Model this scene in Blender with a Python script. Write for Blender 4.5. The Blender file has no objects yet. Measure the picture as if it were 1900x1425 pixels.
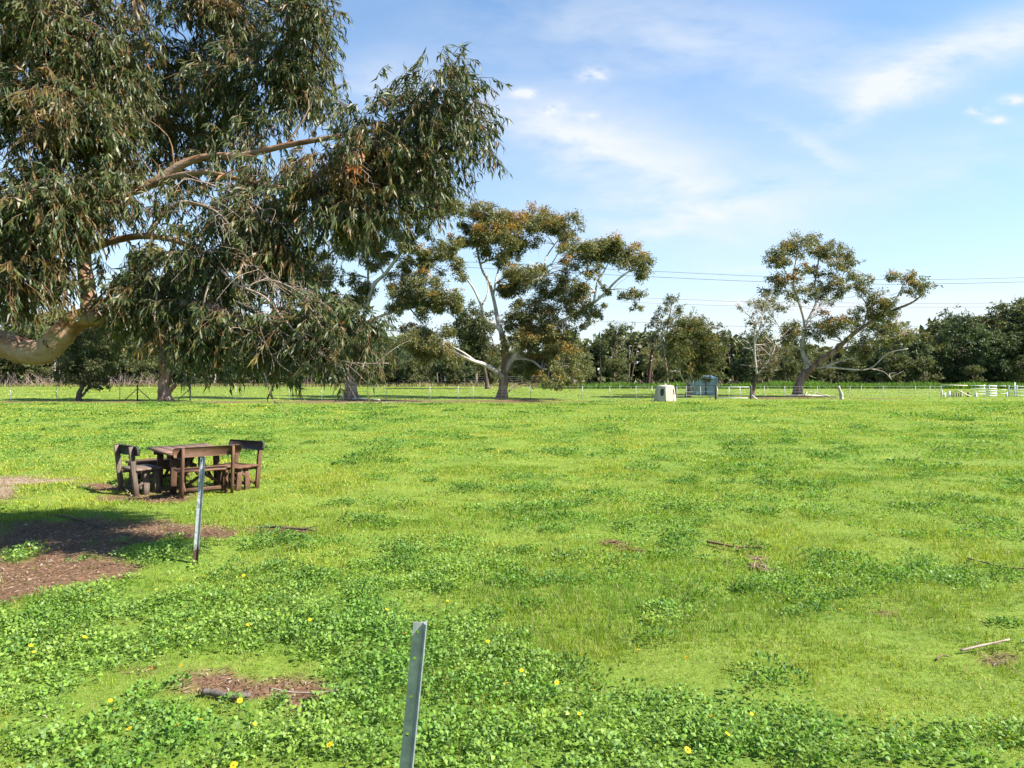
import bpy, math, random
import numpy as np
rng = np.random.default_rng(7)
random.seed(7)
S = bpy.context.scene
COL = S.collection
R = math.radians

# ------------------------------------------------------------------ camera
FPX, HZ, CAMH = 1260.0, 690.0, 2.1      # focal length in photo pixels, horizon row, eye height
cam = bpy.data.cameras.new('camera')
cam.sensor_fit = 'HORIZONTAL'; cam.sensor_width = 36.0
cam.lens = 36.0 * FPX / 1900.0
cam.shift_y = -(712.5 - HZ) / 1900.0
cam.clip_start = 0.05; cam.clip_end = 6000
camo = bpy.data.objects.new('camera', cam); COL.objects.link(camo)
camo.location = (0, 0, CAMH); camo.rotation_euler = (R(90), 0, 0)
S.camera = camo
S.render.resolution_x = 1024; S.render.resolution_y = 768

# ------------------------------------------------------------------ sun, sky, exposure
SUN_AZ, SUN_EL = R(104), R(43)            # azimuth clockwise from the view direction (+Y)
S.view_settings.view_transform = 'Standard'; S.view_settings.look = 'None'
S.view_settings.gamma = 1.0; S.view_settings.use_curve_mapping = False
S.view_settings.exposure = 1.8
sd = bpy.data.lights.new('sun', 'SUN'); sd.energy = 4.2; sd.angle = R(0.53); sd.color = (1.0, 0.93, 0.82)
so = bpy.data.objects.new('sun', sd); COL.objects.link(so)
so.rotation_euler = (R(90) - SUN_EL, 0, -SUN_AZ + math.pi)
so.location = (40, 0, 40)
W = bpy.data.worlds.new('World'); S.world = W; W.use_nodes = True
nt = W.node_tree; nt.nodes.clear()
def nd(tree, t, **kw):
    n = tree.nodes.new(t)
    for k, v in kw.items(): setattr(n, k, v)
    return n
def world():
    L = nt.links.new
    out = nd(nt, 'ShaderNodeOutputWorld'); bg = nd(nt, 'ShaderNodeBackground'); bg.inputs[1].default_value = 0.072
    sky = nd(nt, 'ShaderNodeTexSky'); sky.sky_type = 'NISHITA'; sky.sun_disc = False
    sky.sun_elevation = SUN_EL; sky.sun_rotation = SUN_AZ
    sky.air_density = 1.0; sky.dust_density = 0.0; sky.ozone_density = 3.0; sky.altitude = 0
    tc = nd(nt, 'ShaderNodeTexCoord'); sep = nd(nt, 'ShaderNodeSeparateXYZ'); L(tc.outputs['Generated'], sep.inputs[0])
    def M(op, a, b=None, c=None, clamp=False):
        m = nd(nt, 'ShaderNodeMath', operation=op, use_clamp=clamp)
        for i, v in enumerate((a, b, c)):
            if v is None: continue
            if isinstance(v, (int, float)): m.inputs[i].default_value = v
            else: L(v, m.inputs[i])
        return m.outputs[0]
    zz = M('MAXIMUM', sep.outputs[2], 0.03)
    yy = M('MAXIMUM', sep.outputs[1], 0.05)
    u = M('DIVIDE', sep.outputs[0], zz); v = M('DIVIDE', sep.outputs[1], zz)      # cloud-deck plane
    def noise(scale, vec, detail=5.0, rough=0.55, dist=0.0):
        n = nd(nt, 'ShaderNodeTexNoise'); n.inputs['Scale'].default_value = scale; n.inputs['Detail'].default_value = detail
        n.inputs['Roughness'].default_value = rough; n.inputs['Distortion'].default_value = dist; L(vec, n.inputs['Vector']); return n.outputs[0]
    def comb(a, b, c=0.0):
        n = nd(nt, 'ShaderNodeCombineXYZ')
        for i, w in enumerate((a, b, c)):
            if isinstance(w, (int, float)): n.inputs[i].default_value = w
            else: L(w, n.inputs[i])
        return n.outputs[0]
    # high thin cirrus over the whole sky, drawn out along one wind direction
    ca, sa = math.cos(R(35)), math.sin(R(35))
    ur = M('ADD', M('MULTIPLY', u, ca), M('MULTIPLY', v, sa)); vr = M('SUBTRACT', M('MULTIPLY', v, ca), M('MULTIPLY', u, sa))
    n1 = noise(0.55, comb(M('MULTIPLY', ur, 0.45), vr, 3.1), 4, 0.6, 0.3)
    cir = M('MULTIPLY_ADD', n1, 2.4, -1.1, clamp=True)
    # angular coordinates (tangent of azimuth and elevation), for the banks of cloud one sees
    a = M('DIVIDE', sep.outputs[0], yy); e = M('DIVIDE', sep.outputs[2], yy)
    total = M('MULTIPLY', cir, 0.20)
    fine = noise(5.0, comb(M('MULTIPLY', a, 1.0), M('MULTIPLY', e, 2.6), 1.3), 6, 0.6, 0.25)
    wobc = M('MULTIPLY', M('SUBTRACT', fine, 0.5), 0.10)
    a2 = M('ADD', a, wobc); e2 = M('ADD', e, M('MULTIPLY', wobc, 0.6))
    tex = M('MULTIPLY_ADD', fine, 2.6, -0.75, clamp=True)
    puff = M('MULTIPLY_ADD', noise(30.0, comb(a, M('MULTIPLY', e, 1.6), 4.0), 3, 0.6), 3.5, -1.1, clamp=True)
    def bank(px, py, lx, ly, ang, amp, tx=None, ax=a2, ex=e2):
        nonlocal total
        ac, ec = (px - 950) / FPX, (HZ - py) / FPX
        c, s = math.cos(R(ang)), math.sin(R(ang))
        da, de = M('SUBTRACT', ax, ac), M('SUBTRACT', ex, ec)
        if ang:
            p = M('ADD', M('MULTIPLY', da, c), M('MULTIPLY', de, s)); q = M('SUBTRACT', M('MULTIPLY', de, c), M('MULTIPLY', da, s))
        else: p, q = da, de
        p2 = M('MULTIPLY', p, FPX / lx); q2 = M('MULTIPLY', q, FPX / ly)
        g = M('EXPONENT', M('MULTIPLY', M('ADD', M('MULTIPLY', p2, p2), M('MULTIPLY', q2, q2)), -1.0))
        total = M('MULTIPLY_ADD', M('MULTIPLY', g, tx or tex), amp, total)
    bank(1790, 95, 300, 50, 22, 0.95)      # long streak upper right
    bank(1640, 165, 150, 26, 36, 0.6)
    bank(1180, 300, 290, 100, -24, 0.95)    # broad wisp right of the tree
    bank(1060, 250, 170, 30, -22, 0.4)
    bank(1250, 385, 260, 46, 8, 0.6)
    bank(1500, 265, 100, 14, -24, 0.55)
    bank(690, 150, 100, 45, 15, 0.6)
    bank(1300, 60, 420, 90, -8, 0.55)
    bank(1750, 300, 300, 60, 10, 0.45)
    bank(1800, 560, 420, 24, 1, 0.9)       # flat bars above the trees
    bank(1150, 600, 340, 16, 1, 0.8)
    bank(1380, 560, 260, 10, -1, 0.6)
    a3 = M('ADD', a, M('MULTIPLY', wobc, 0.25)); e3 = M('ADD', e, M('MULTIPLY', wobc, 0.15))
    for (px, py, lx, ly, am) in ((1103, 139, 26, 13, 1.0), (1026, 201, 24, 11, 1.0), (976, 172, 26, 8, .9), (1815, 205, 22, 7, .9), (1850, 222, 20, 7, .9), (1886, 186, 26, 10, .9), (1385, 496, 60, 5, .4), (1090, 213, 20, 7, .5)):
        bank(px, py, lx, ly, 0, am, puff, a3, e3)
    fac = M('MINIMUM', total, 0.92, clamp=True)
    hs = nd(nt, 'ShaderNodeHueSaturation'); hs.inputs['Hue'].default_value = 0.496; hs.inputs['Saturation'].default_value = 1.14; hs.inputs['Value'].default_value = 1.0
    L(sky.outputs[0], hs.inputs['Color'])
    # pale veil of thin high cloud that thickens towards the horizon, all the way round
    veil = M('MULTIPLY_ADD', M('EXPONENT', M('MULTIPLY', zz, -4.2)), 0.86, 0.02, clamp=True)
    vm = nd(nt, 'ShaderNodeMix', data_type='RGBA'); L(veil, vm.inputs[0]); L(hs.outputs[0], vm.inputs[6]); vm.inputs[7].default_value = (3.15, 3.5, 3.9, 1)
    mx = nd(nt, 'ShaderNodeMix', data_type='RGBA'); L(fac, mx.inputs[0]); L(vm.outputs[2], mx.inputs[6]); mx.inputs[7].default_value = (3.8, 3.95, 4.15, 1)
    L(mx.outputs[2], bg.inputs[0]); L(bg.outputs[0], out.inputs[0])
world()
W.cycles.sampling_method = 'MANUAL'; W.cycles.sample_map_resolution = 512
S.cycles.use_adaptive_sampling = True; S.cycles.adaptive_threshold = 0.025; S.cycles.debug_use_spatial_splits = True; S.cycles.max_bounces = 4; S.cycles.diffuse_bounces = 2; S.cycles.glossy_bounces = 1; S.cycles.transmission_bounces = 2; S.cycles.caustics_reflective = False; S.cycles.caustics_refractive = False

# ------------------------------------------------------------------ helpers
def P(px, py, d):
    return np.array([(px - 950) / FPX * d, d, CAMH - (py - HZ) / FPX * d])
def G(px, py):
    return P(px, py, CAMH * FPX / (py - HZ))
def W_(px, d): return px / FPX * d

class MB:
    def __init__(s): s.v = []; s.f = []; s.c = []; s.n = 0
    def add(s, v, faces, col=None):
        v = np.asarray(v, float).reshape(-1, 3)
        for f in faces:
            f = np.asarray(f, int)
            if f.size: s.f.append(f + s.n)
        s.v.append(v); s.n += len(v)
        if col is None: col = (1, 1, 1)
        col = np.asarray(col, float)
        if col.ndim == 1: col = np.tile(col, (len(v), 1))
        s.c.append(col)
    def mesh(s, name, smooth=False):
        v = np.concatenate(s.v); c = np.concatenate(s.c)
        me = bpy.data.meshes.new(name)
        me.vertices.add(len(v)); me.vertices.foreach_set('co', v.astype(np.float32).ravel())
        tot = np.concatenate([np.full(len(f), f.shape[1]) for f in s.f])
        idx = np.concatenate([f.ravel() for f in s.f])
        me.loops.add(len(idx)); me.loops.foreach_set('vertex_index', idx.astype(np.int32))
        me.polygons.add(len(tot))
        st = np.concatenate([[0], np.cumsum(tot)[:-1]])
        me.polygons.foreach_set('loop_start', st.astype(np.int32)); me.polygons.foreach_set('loop_total', tot.astype(np.int32))
        if smooth: me.polygons.foreach_set('use_smooth', np.ones(len(tot), bool))
        me.update(calc_edges=True)
        a = me.attributes.new('Col', 'FLOAT_COLOR', 'POINT')
        a.data.foreach_set('color', np.concatenate([c, np.ones((len(c), 1))], 1).astype(np.float32).ravel())
        return me
    def build(s, name, mat, parent=None, smooth=False):
        return link(name, s.mesh(name, smooth), mat, parent)
def link(name, me, mat=None, parent=None):
    if mat is not None and not me.materials: me.materials.append(mat)
    o = bpy.data.objects.new(name, me); COL.objects.link(o)
    if parent is not None: o.parent = parent
    return o
def tag(o, label=None, cat=None, group=None, kind=None):
    for k, v in (('label', label), ('category', cat), ('group', group), ('kind', kind)):
        if v: o[k] = v
    return o
def thing(name, loc, label, cat, group=None, rz=0):
    o = bpy.data.objects.new(name, None); COL.objects.link(o); o.empty_display_size = 0.2
    o.location = loc; o.rotation_euler = (0, 0, rz)
    return tag(o, label, cat, group)
def copy_tree(o, parent=None):
    c = o.copy(); COL.objects.link(c); c.parent = parent
    for ch in list(o.children): copy_tree(ch, c)
    return c
def nrm(a): return a / np.maximum(np.linalg.norm(a, axis=-1, keepdims=True), 1e-9)
def smooth_path(pts, sub=4):
    p = np.asarray(pts, float)
    if len(p) < 3: 
        t = np.linspace(0, 1, sub + 1)[:, None]; return p[0] * (1 - t) + p[-1] * t
    q = np.vstack([2 * p[0] - p[1], p, 2 * p[-1] - p[-2]]); out = []
    for i in range(1, len(q) - 2):
        for t in np.arange(sub) / sub:
            a, b, c, d = q[i - 1], q[i], q[i + 1], q[i + 2]
            out.append(0.5 * (2 * b + (c - a) * t + (2 * a - 5 * b + 4 * c - d) * t * t + (3 * b - a - 3 * c + d) * t ** 3))
    out.append(p[-1]); return np.array(out)
def tubes(mb, paths, r, sides=3, col=None):
    """paths (n,m,3), r (n,m): a batch of tubes"""
    paths = np.asarray(paths, float); n, m, _ = paths.shape
    t = nrm(np.gradient(paths, axis=1))
    ref = np.where(np.abs(t[..., 2:3]) > 0.9, np.array([1.0, 0, 0]), np.array([0, 0, 1.0]))
    ref = ref[:, :1].repeat(m, 1)
    a = nrm(np.cross(t, ref)); b = np.cross(t, a)
    th = np.arange(sides) / sides * 2 * np.pi
    ring = a[:, :, None] * np.cos(th)[:, None] + b[:, :, None] * np.sin(th)[:, None]
    v = paths[:, :, None] + ring * np.asarray(r)[..., None, None]
    i, j, k = np.meshgrid(np.arange(n), np.arange(m - 1), np.arange(sides), indexing='ij')
    k2 = (k + 1) % sides
    f = np.stack([(i * m + j) * sides + k, (i * m + j) * sides + k2, (i * m + j + 1) * sides + k2, (i * m + j + 1) * sides + k], -1).reshape(-1, 4)
    if col is not None:
        col = np.asarray(col, float)
        if col.ndim == 2: col = np.repeat(col, m * sides, axis=0)
    mb.add(v.reshape(-1, 3), [f], col)
def tube(mb, pts, r0, r1=None, sides=8, sub=4, col=None, lump=0.0, caps=True, power=1.0):
    p = smooth_path(pts, sub); r1 = r0 if r1 is None else r1
    t = np.linspace(0, 1, len(p)) ** power
    r = r0 + (r1 - r0) * t
    if lump: r = r * (1 + lump * rng.normal(size=len(p)))
    n0 = mb.n
    tubes(mb, p[None], r[None], sides, col)
    if lump:
        v = mb.v[-1]; v += rng.normal(size=v.shape) * lump * 0.25 * np.repeat(r, sides)[:, None]
    if caps:
        m = len(p)
        mb.f.append(np.array([[n0 + i for i in range(sides)][::-1]])); mb.f.append(np.array([[n0 + (m - 1) * sides + i for i in range(sides)]]))
    return p, r
def box(mb, c, sx, sy, sz, ax=None, bev=0.0, col=None, jit=0.0):
    """box with chamfered long edges; ax = 3 axis vectors"""
    A = np.eye(3) if ax is None else np.asarray(ax, float)
    b = bev
    pr = [(-sx / 2 + b, -sy / 2), (sx / 2 - b, -sy / 2), (sx / 2, -sy / 2 + b), (sx / 2, sy / 2 - b), (sx / 2 - b, sy / 2), (-sx / 2 + b, sy / 2), (-sx / 2, sy / 2 - b), (-sx / 2, -sy / 2 + b)] if b else [(-sx / 2, -sy / 2), (sx / 2, -sy / 2), (sx / 2, sy / 2), (-sx / 2, sy / 2)]
    k = len(pr)
    v = np.array([(x, y, z) for z in (-sz / 2, sz / 2) for x, y in pr])
    if jit: v = v + rng.normal(size=v.shape) * jit
    v = v @ A + np.asarray(c, float)
    side = [[i, (i + 1) % k, k + (i + 1) % k, k + i] for i in range(k)]
    mb.add(v, [side, [list(range(k))[::-1]], [list(range(k, 2 * k))]], col)
def bar(mb, p0, p1, w, t, side=(0, 0, 1), bev=0.004, col=None, jit=0.0):
    """rectangular bar from p0 to p1; w measured along `side`, t across"""
    p0, p1 = np.asarray(p0, float), np.asarray(p1, float)
    z = p1 - p0; Ln = np.linalg.norm(z); z = z / Ln
    s = np.asarray(side, float); x = nrm(s - z * (s @ z)); y = np.cross(z, x)
    box(mb, (p0 + p1) / 2, w, t, Ln, [x, y, z], bev, col, jit)
def leaves(mb, pos, d, n, ln, wd, col, curl=0.15, sick=0.1):
    """sickle leaves: six vertices, four triangles' worth each"""
    d = nrm(d); s = nrm(np.cross(d, n)); n = np.cross(s, d)
    ln = ln[:, None]; wd = wd[:, None]
    m1 = pos + d * ln * 0.45 + n * ln * curl * 0.4 + s * ln * sick
    tip = pos + d * ln - n * ln * curl * 0.2 + s * ln * sick * 0.2
    v = np.stack([pos, m1 - s * wd * .5, m1 + s * wd * .5, tip], 1)
    i = np.arange(len(pos))[:, None] * 4
    mb.add(v.reshape(-1, 3), [i + [0, 2, 1], i + [1, 2, 3]], np.repeat(col, 4, axis=0))
def rdir(n): return nrm(rng.normal(size=(n, 3)))
# value noise on the ground plane
_lat = np.random.default_rng(3).random((256, 256))
def vnoise(x, y):
    xi = np.floor(x).astype(int); yi = np.floor(y).astype(int); fx = x - xi; fy = y - yi
    fx = fx * fx * (3 - 2 * fx); fy = fy * fy * (3 - 2 * fy)
    g = lambda a, b: _lat[a % 256, b % 256]
    return (g(xi, yi) * (1 - fx) + g(xi + 1, yi) * fx) * (1 - fy) + (g(xi, yi + 1) * (1 - fx) + g(xi + 1, yi + 1) * fx) * fy
def fbm(x, y, o=4):
    s = 0; a = 0.5; t = 0
    for i in range(o): s = s + a * vnoise(x * 2 ** i + 17.3 * i, y * 2 ** i + 9.1 * i); t += a; a *= 0.5
    return s / t

# ------------------------------------------------------------------ materials
def mat(name):
    m = bpy.data.materials.new(name); m.use_nodes = True
    t = m.node_tree; b = t.nodes['Principled BSDF']; return m, t, b
def mnoise(t, scale, detail=4, coord='Object', stretch=None, rough=0.6):
    tc = nd(t, 'ShaderNodeTexCoord'); n = nd(t, 'ShaderNodeTexNoise')
    n.inputs['Scale'].default_value = scale; n.inputs['Detail'].default_value = detail; n.inputs['Roughness'].default_value = rough
    src = tc.outputs[coord]
    if stretch:
        mp = nd(t, 'ShaderNodeMapping'); mp.inputs['Scale'].default_value = stretch; t.links.new(src, mp.inputs[0]); src = mp.outputs[0]
    t.links.new(src, n.inputs['Vector']); return n.outputs[0]
def ramp(t, fac, stops):
    r = nd(t, 'ShaderNodeValToRGB'); e = r.color_ramp.elements
    while len(e) < len(stops): e.new(0.5)
    for el, (p, c) in zip(e, stops): el.position = p; el.color = (*c, 1)
    t.links.new(fac, r.inputs[0]); return r.outputs[0]
def mixc(t, fac, a, b, mode='MIX'):
    m = nd(t, 'ShaderNodeMix', data_type='RGBA', blend_type=mode)
    for i, v in ((0, fac), (6, a), (7, b)):
        if isinstance(v, (int, float)): m.inputs[i].default_value = v
        elif isinstance(v, tuple): m.inputs[i].default_value = (*v, 1)
        else: t.links.new(v, m.inputs[i])
    return m.outputs[2]
def bump(t, b, h, strength=0.4, dist=0.02):
    n = nd(t, 'ShaderNodeBump'); n.inputs['Strength'].default_value = strength; n.inputs['Distance'].default_value = dist
    t.links.new(h, n.inputs['Height']); t.links.new(n.outputs[0], b.inputs['Normal'])
def foliage(name, rough=0.45, trans=0.3, spec=0.4, inst=False, warm=(1.25, 1.2, 0.5)):
    """leaf: colour comes from the leaf itself (attribute), some light passes through"""
    m, t, b = mat(name); L = t.links.new
    a = nd(t, 'ShaderNodeAttribute'); a.attribute_name = 'Col'; c = a.outputs['Color']
    if inst:
        a2 = nd(t, 'ShaderNodeAttribute'); a2.attribute_name = 'tint'; a2.attribute_type = 'INSTANCER'
        c = mixc(t, 1.0, c, a2.outputs['Color'], 'MULTIPLY')
    L(c, b.inputs['Base Color']); b.inputs['Roughness'].default_value = rough; b.inputs['Specular IOR Level'].default_value = spec
    tr = nd(t, 'ShaderNodeBsdfTranslucent'); L(mixc(t, 1.0, c, warm, 'MULTIPLY'), tr.inputs[0])
    mx = nd(t, 'ShaderNodeMixShader'); mx.inputs[0].default_value = trans
    L(b.outputs[0], mx.inputs[1]); L(tr.outputs[0], mx.inputs[2]); L(mx.outputs[0], t.nodes['Material Output'].inputs[0])
    return m
def simple(name, stops, scale=6, rough=0.8, stretch=None, bs=0.4, bd=0.01, metal=0.0, bscale=None, detail=5, spec=0.3):
    m, t, b = mat(name)
    n = mnoise(t, scale, detail, 'Object', stretch); t.links.new(ramp(t, n, stops), b.inputs['Base Color'])
    b.inputs['Roughness'].default_value = rough; b.inputs['Metallic'].default_value = metal; b.inputs['Specular IOR Level'].default_value = spec
    if bs: bump(t, b, mnoise(t, bscale or scale * 4, 4, 'Object', stretch), bs, bd)
    return m
M = {}
M['leaf_big'] = foliage('eucalypt_leaf', 0.46, 0.26, 0.38)
M['leaf_mid'] = foliage('gum_leaf_far', 0.55, 0.34, 0.3)
M['leaf_far'] = foliage('bush_leaf', 0.6, 0.25, 0.25)
M['grass'] = foliage('grass_blade', 0.5, 0.38, 0.3, warm=(1.15, 1.15, 0.45))
M['weed'] = foliage('weed_leaf', 0.55, 0.38, 0.25, warm=(1.15, 1.2, 0.5))
M['weed_single'] = foliage('weed_leaf_single', 0.45, 0.3, 0.4, warm=(1.15, 1.2, 0.5))
M['petal'] = foliage('yellow_petal', 0.6, 0.3, 0.2, warm=(1, 1, 0.6))
M['litter'] = foliage('dry_litter', 0.8, 0.05, 0.2)
def bark_mat(name, stops, scale, stretch, bs, blotch=None, rough=0.75):
    m, t, b = mat(name)
    c = ramp(t, mnoise(t, scale, 6, 'Object', stretch), stops)
    if blotch:
        n2 = mnoise(t, blotch[1], 3, 'Object', (1, 1, 0.6)); f = ramp(t, n2, [(blotch[2], (0, 0, 0)), (blotch[2] + 0.06, (1, 1, 1))])
        c = mixc(t, f, c, blotch[0])
    a = nd(t, 'ShaderNodeAttribute'); a.attribute_name = 'Col'
    c = mixc(t, 1.0, c, a.outputs['Color'], 'MULTIPLY')
    t.links.new(c, b.inputs['Base Color']); b.inputs['Roughness'].default_value = rough; b.inputs['Specular IOR Level'].default_value = 0.25
    bump(t, b, mnoise(t, scale * 2.5, 5, 'Object', stretch), bs, 0.03)
    return m
M['bark_big'] = bark_mat('smooth_tan_bark', [(0.28, (0.10, 0.05, 0.03)), (0.42, (0.22, 0.115, 0.065)), (0.52, (0.31, 0.195, 0.125)), (0.64, (0.33, 0.245, 0.185)), (0.76, (0.25, 0.13, 0.07))], 5.0, (0.35, 1, 1), 0.6, ((0.06, 0.035, 0.022), 7.0, 0.63))
M['deadwood'] = bark_mat('bleached_dead_twig', [(0.3, (0.20, 0.14, 0.11)), (0.7, (0.42, 0.33, 0.28))], 8, (1, 1, 1), 0.2)
M['twig'] = bark_mat('brown_twig', [(0.3, (0.10, 0.055, 0.03)), (0.7, (0.22, 0.13, 0.08))], 8, (1, 1, 1), 0.2)
M['bark_pale'] = bark_mat('pale_gum_bark', [(0.3, (0.22, 0.18, 0.15)), (0.5, (0.42, 0.37, 0.33)), (0.7, (0.60, 0.56, 0.52))], 1.6, (1, 1, 0.35), 0.5)
M['bark_rough'] = bark_mat('ribbon_rough_bark', [(0.3, (0.07, 0.04, 0.025)), (0.5, (0.20, 0.125, 0.085)), (0.72, (0.40, 0.29, 0.22))], 3.5, (1, 1, 0.18), 0.9)
M['bark_dark'] = bark_mat('dark_bark', [(0.3, (0.03, 0.022, 0.018)), (0.7, (0.13, 0.095, 0.075))], 3.0, (1, 1, 0.2), 0.8)
def wood(name, stops):
    m, t, b = mat(name)
    tc = nd(t, 'ShaderNodeTexCoord'); 
    g = mnoise(t, 5, 6, 'Object', (1.0, 9, 9)); g2 = mnoise(t, 2.2, 3, 'Object')
    c = mixc(t, 0.45, ramp(t, g, stops), ramp(t, g2, stops))
    a = nd(t, 'ShaderNodeAttribute'); a.attribute_name = 'Col'
    t.links.new(mixc(t, 1.0, c, a.outputs['Color'], 'MULTIPLY'), b.inputs['Base Color'])
    b.inputs['Roughness'].default_value = 0.72; b.inputs['Specular IOR Level'].default_value = 0.3
    bump(t, b, mnoise(t, 14, 5, 'Object', (1, 9, 9)), 0.5, 0.006); return m
M['wood_red'] = wood('red_stained_timber', [(0.3, (0.045, 0.024, 0.015)), (0.5, (0.10, 0.052, 0.031)), (0.72, (0.17, 0.095, 0.06))])
M['wood_grey'] = wood('weathered_grey_timber', [(0.3, (0.055, 0.042, 0.036)), (0.5, (0.12, 0.09, 0.073)), (0.72, (0.22, 0.17, 0.14))])
M['wood_black'] = wood('charred_dark_timber', [(0.3, (0.018, 0.017, 0.018)), (0.5, (0.035, 0.033, 0.036)), (0.72, (0.085, 0.075, 0.075))])
M['wood_top'] = wood('sunbleached_tabletop_timber', [(0.3, (0.10, 0.055, 0.038)), (0.5, (0.19, 0.115, 0.08)), (0.72, (0.28, 0.185, 0.14))])
M['post_wood'] = simple('old_post_timber', [(0.3, (0.05, 0.04, 0.035)), (0.7, (0.17, 0.14, 0.12))], 6, 0.85, (6, 6, 1))
M['pole_wood'] = simple('brown_pole_timber', [(0.3, (0.045, 0.022, 0.014)), (0.7, (0.11, 0.06, 0.04))], 4, 0.85, (5, 5, 0.6))
M['wire'] = simple('galvanised_wire', [(0.3, (0.30, 0.30, 0.30)), (0.7, (0.45, 0.45, 0.44))], 3, 0.5, None, 0, metal=0.3)
M['cable'] = simple('power_cable', [(0.3, (0.10, 0.10, 0.11)), (0.7, (0.16, 0.16, 0.17))], 3, 0.6, None, 0)
M['white_paint'] = simple('white_paint', [(0.3, (0.55, 0.56, 0.56)), (0.7, (0.74, 0.74, 0.72))], 3, 0.5, None, 0)
M['steel_dark'] = simple('dark_steel_post', [(0.3, (0.05, 0.05, 0.05)), (0.7, (0.12, 0.11, 0.10))], 8, 0.6, None, 0, metal=0.2)
M['hutch'] = simple('cream_plastic', [(0.3, (0.40, 0.36, 0.27)), (0.7, (0.50, 0.45, 0.35))], 2.5, 0.55, (1, 1, 0.5), 0.1)
M['sheet'] = simple('blue_green_sheet', [(0.3, (0.36, 0.47, 0.50)), (0.7, (0.48, 0.58, 0.60))], 2.0, 0.45, None, 0, spec=0.4)
M['insulator'] = simple('white_ceramic', [(0.3, (0.6, 0.6, 0.6)), (0.7, (0.75, 0.75, 0.75))], 3, 0.3, None, 0)
M['post_cream'] = simple('cream_post', [(0.3, (0.42, 0.38, 0.30)), (0.7, (0.58, 0.53, 0.43))], 4, 0.7, None, 0)
M['litter_bark'] = bark_mat('curled_bark', [(0.3, (0.12, 0.065, 0.04)), (0.7, (0.34, 0.22, 0.16))], 10, (1, 1, 1), .3)
M['pale_post'] = simple('pale_grey_post', [(0.3, (0.34, 0.34, 0.32)), (0.7, (0.48, 0.47, 0.44))], 4, 0.7, None, 0)
def picket_mat():
    m, t, b = mat('galvanised_picket'); L = t.links.new
    n = mnoise(t, 22, 5); c = ramp(t, n, [(0.3, (0.22, 0.25, 0.27)), (0.55, (0.33, 0.36, 0.38)), (0.75, (0.46, 0.48, 0.49))])
    tc = nd(t, 'ShaderNodeTexCoord'); sp = nd(t, 'ShaderNodeSeparateXYZ'); L(tc.outputs['Object'], sp.inputs[0])
    ad = nd(t, 'ShaderNodeMath', operation='MULTIPLY_ADD'); L(mnoise(t, 40, 3), ad.inputs[0]); ad.inputs[1].default_value = 0.12; L(sp.outputs[2], ad.inputs[2])
    f = ramp(t, ad.outputs[0], [(0.24, (1, 1, 1)), (0.30, (0, 0, 0))])           # soil and rust staining at the foot
    L(mixc(t, f, c, (0.085, 0.05, 0.035)), b.inputs['Base Color']); b.inputs['Metallic'].default_value = 0.45; b.inputs['Roughness'].default_value = 0.5
    bump(t, b, mnoise(t, 60, 3), 0.15, 0.002); return m
M['picket'] = picket_mat()
def ground_mat():
    m, t, b = mat('paddock_soil_and_turf'); L = t.links.new
    a = nd(t, 'ShaderNodeAttribute'); a.attribute_name = 'Col'; sp = nd(t, 'ShaderNodeSeparateColor'); L(a.outputs['Color'], sp.inputs[0])
    bare, weedy, tone = sp.outputs[0], sp.outputs[1], sp.outputs[2]
    g1 = mnoise(t, 1.1, 6, 'Object', (0.5, 1.0, 1)); g2 = mnoise(t, 16, 5, 'Object')
    turf = ramp(t, g1, [(0.28, (0.09, 0.15, 0.02)), (0.46, (0.13, 0.20, 0.026)), (0.60, (0.17, 0.235, 0.035)), (0.78, (0.25, 0.28, 0.07))])
    turf = mixc(t, 0.45, turf, ramp(t, g2, [(0.3, (0.06, 0.095, 0.02)), (0.52, (0.13, 0.19, 0.03)), (0.72, (0.25, 0.28, 0.08))]))
    turf = mixc(t, weedy, turf, (0.11, 0.18, 0.03))
    s1 = mnoise(t, 24, 8, 'Object', None, 0.75); s2 = mnoise(t, 1.7, 4, 'Object')
    soil = ramp(t, s1, [(0.3, (0.06, 0.034, 0.019)), (0.5, (0.145, 0.086, 0.05)), (0.66, (0.25, 0.16, 0.10)), (0.8, (0.33, 0.24, 0.17))])
    soil = mixc(t, ramp(t, s2, [(0.4, (0, 0, 0)), (0.7, (0.5, 0.5, 0.5))]), soil, (0.06, 0.04, 0.03))
    soil = mixc(t, tone, soil, (0.42, 0.34, 0.25))
    L(mixc(t, bare, turf, soil), b.inputs['Base Color']); b.inputs['Roughness'].default_value = 0.95; b.inputs['Specular IOR Level'].default_value = 0.1
    bump(t, b, mnoise(t, 30, 6, 'Object', None, 0.7), 0.7, 0.02); return m
M['ground'] = ground_mat()

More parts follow.
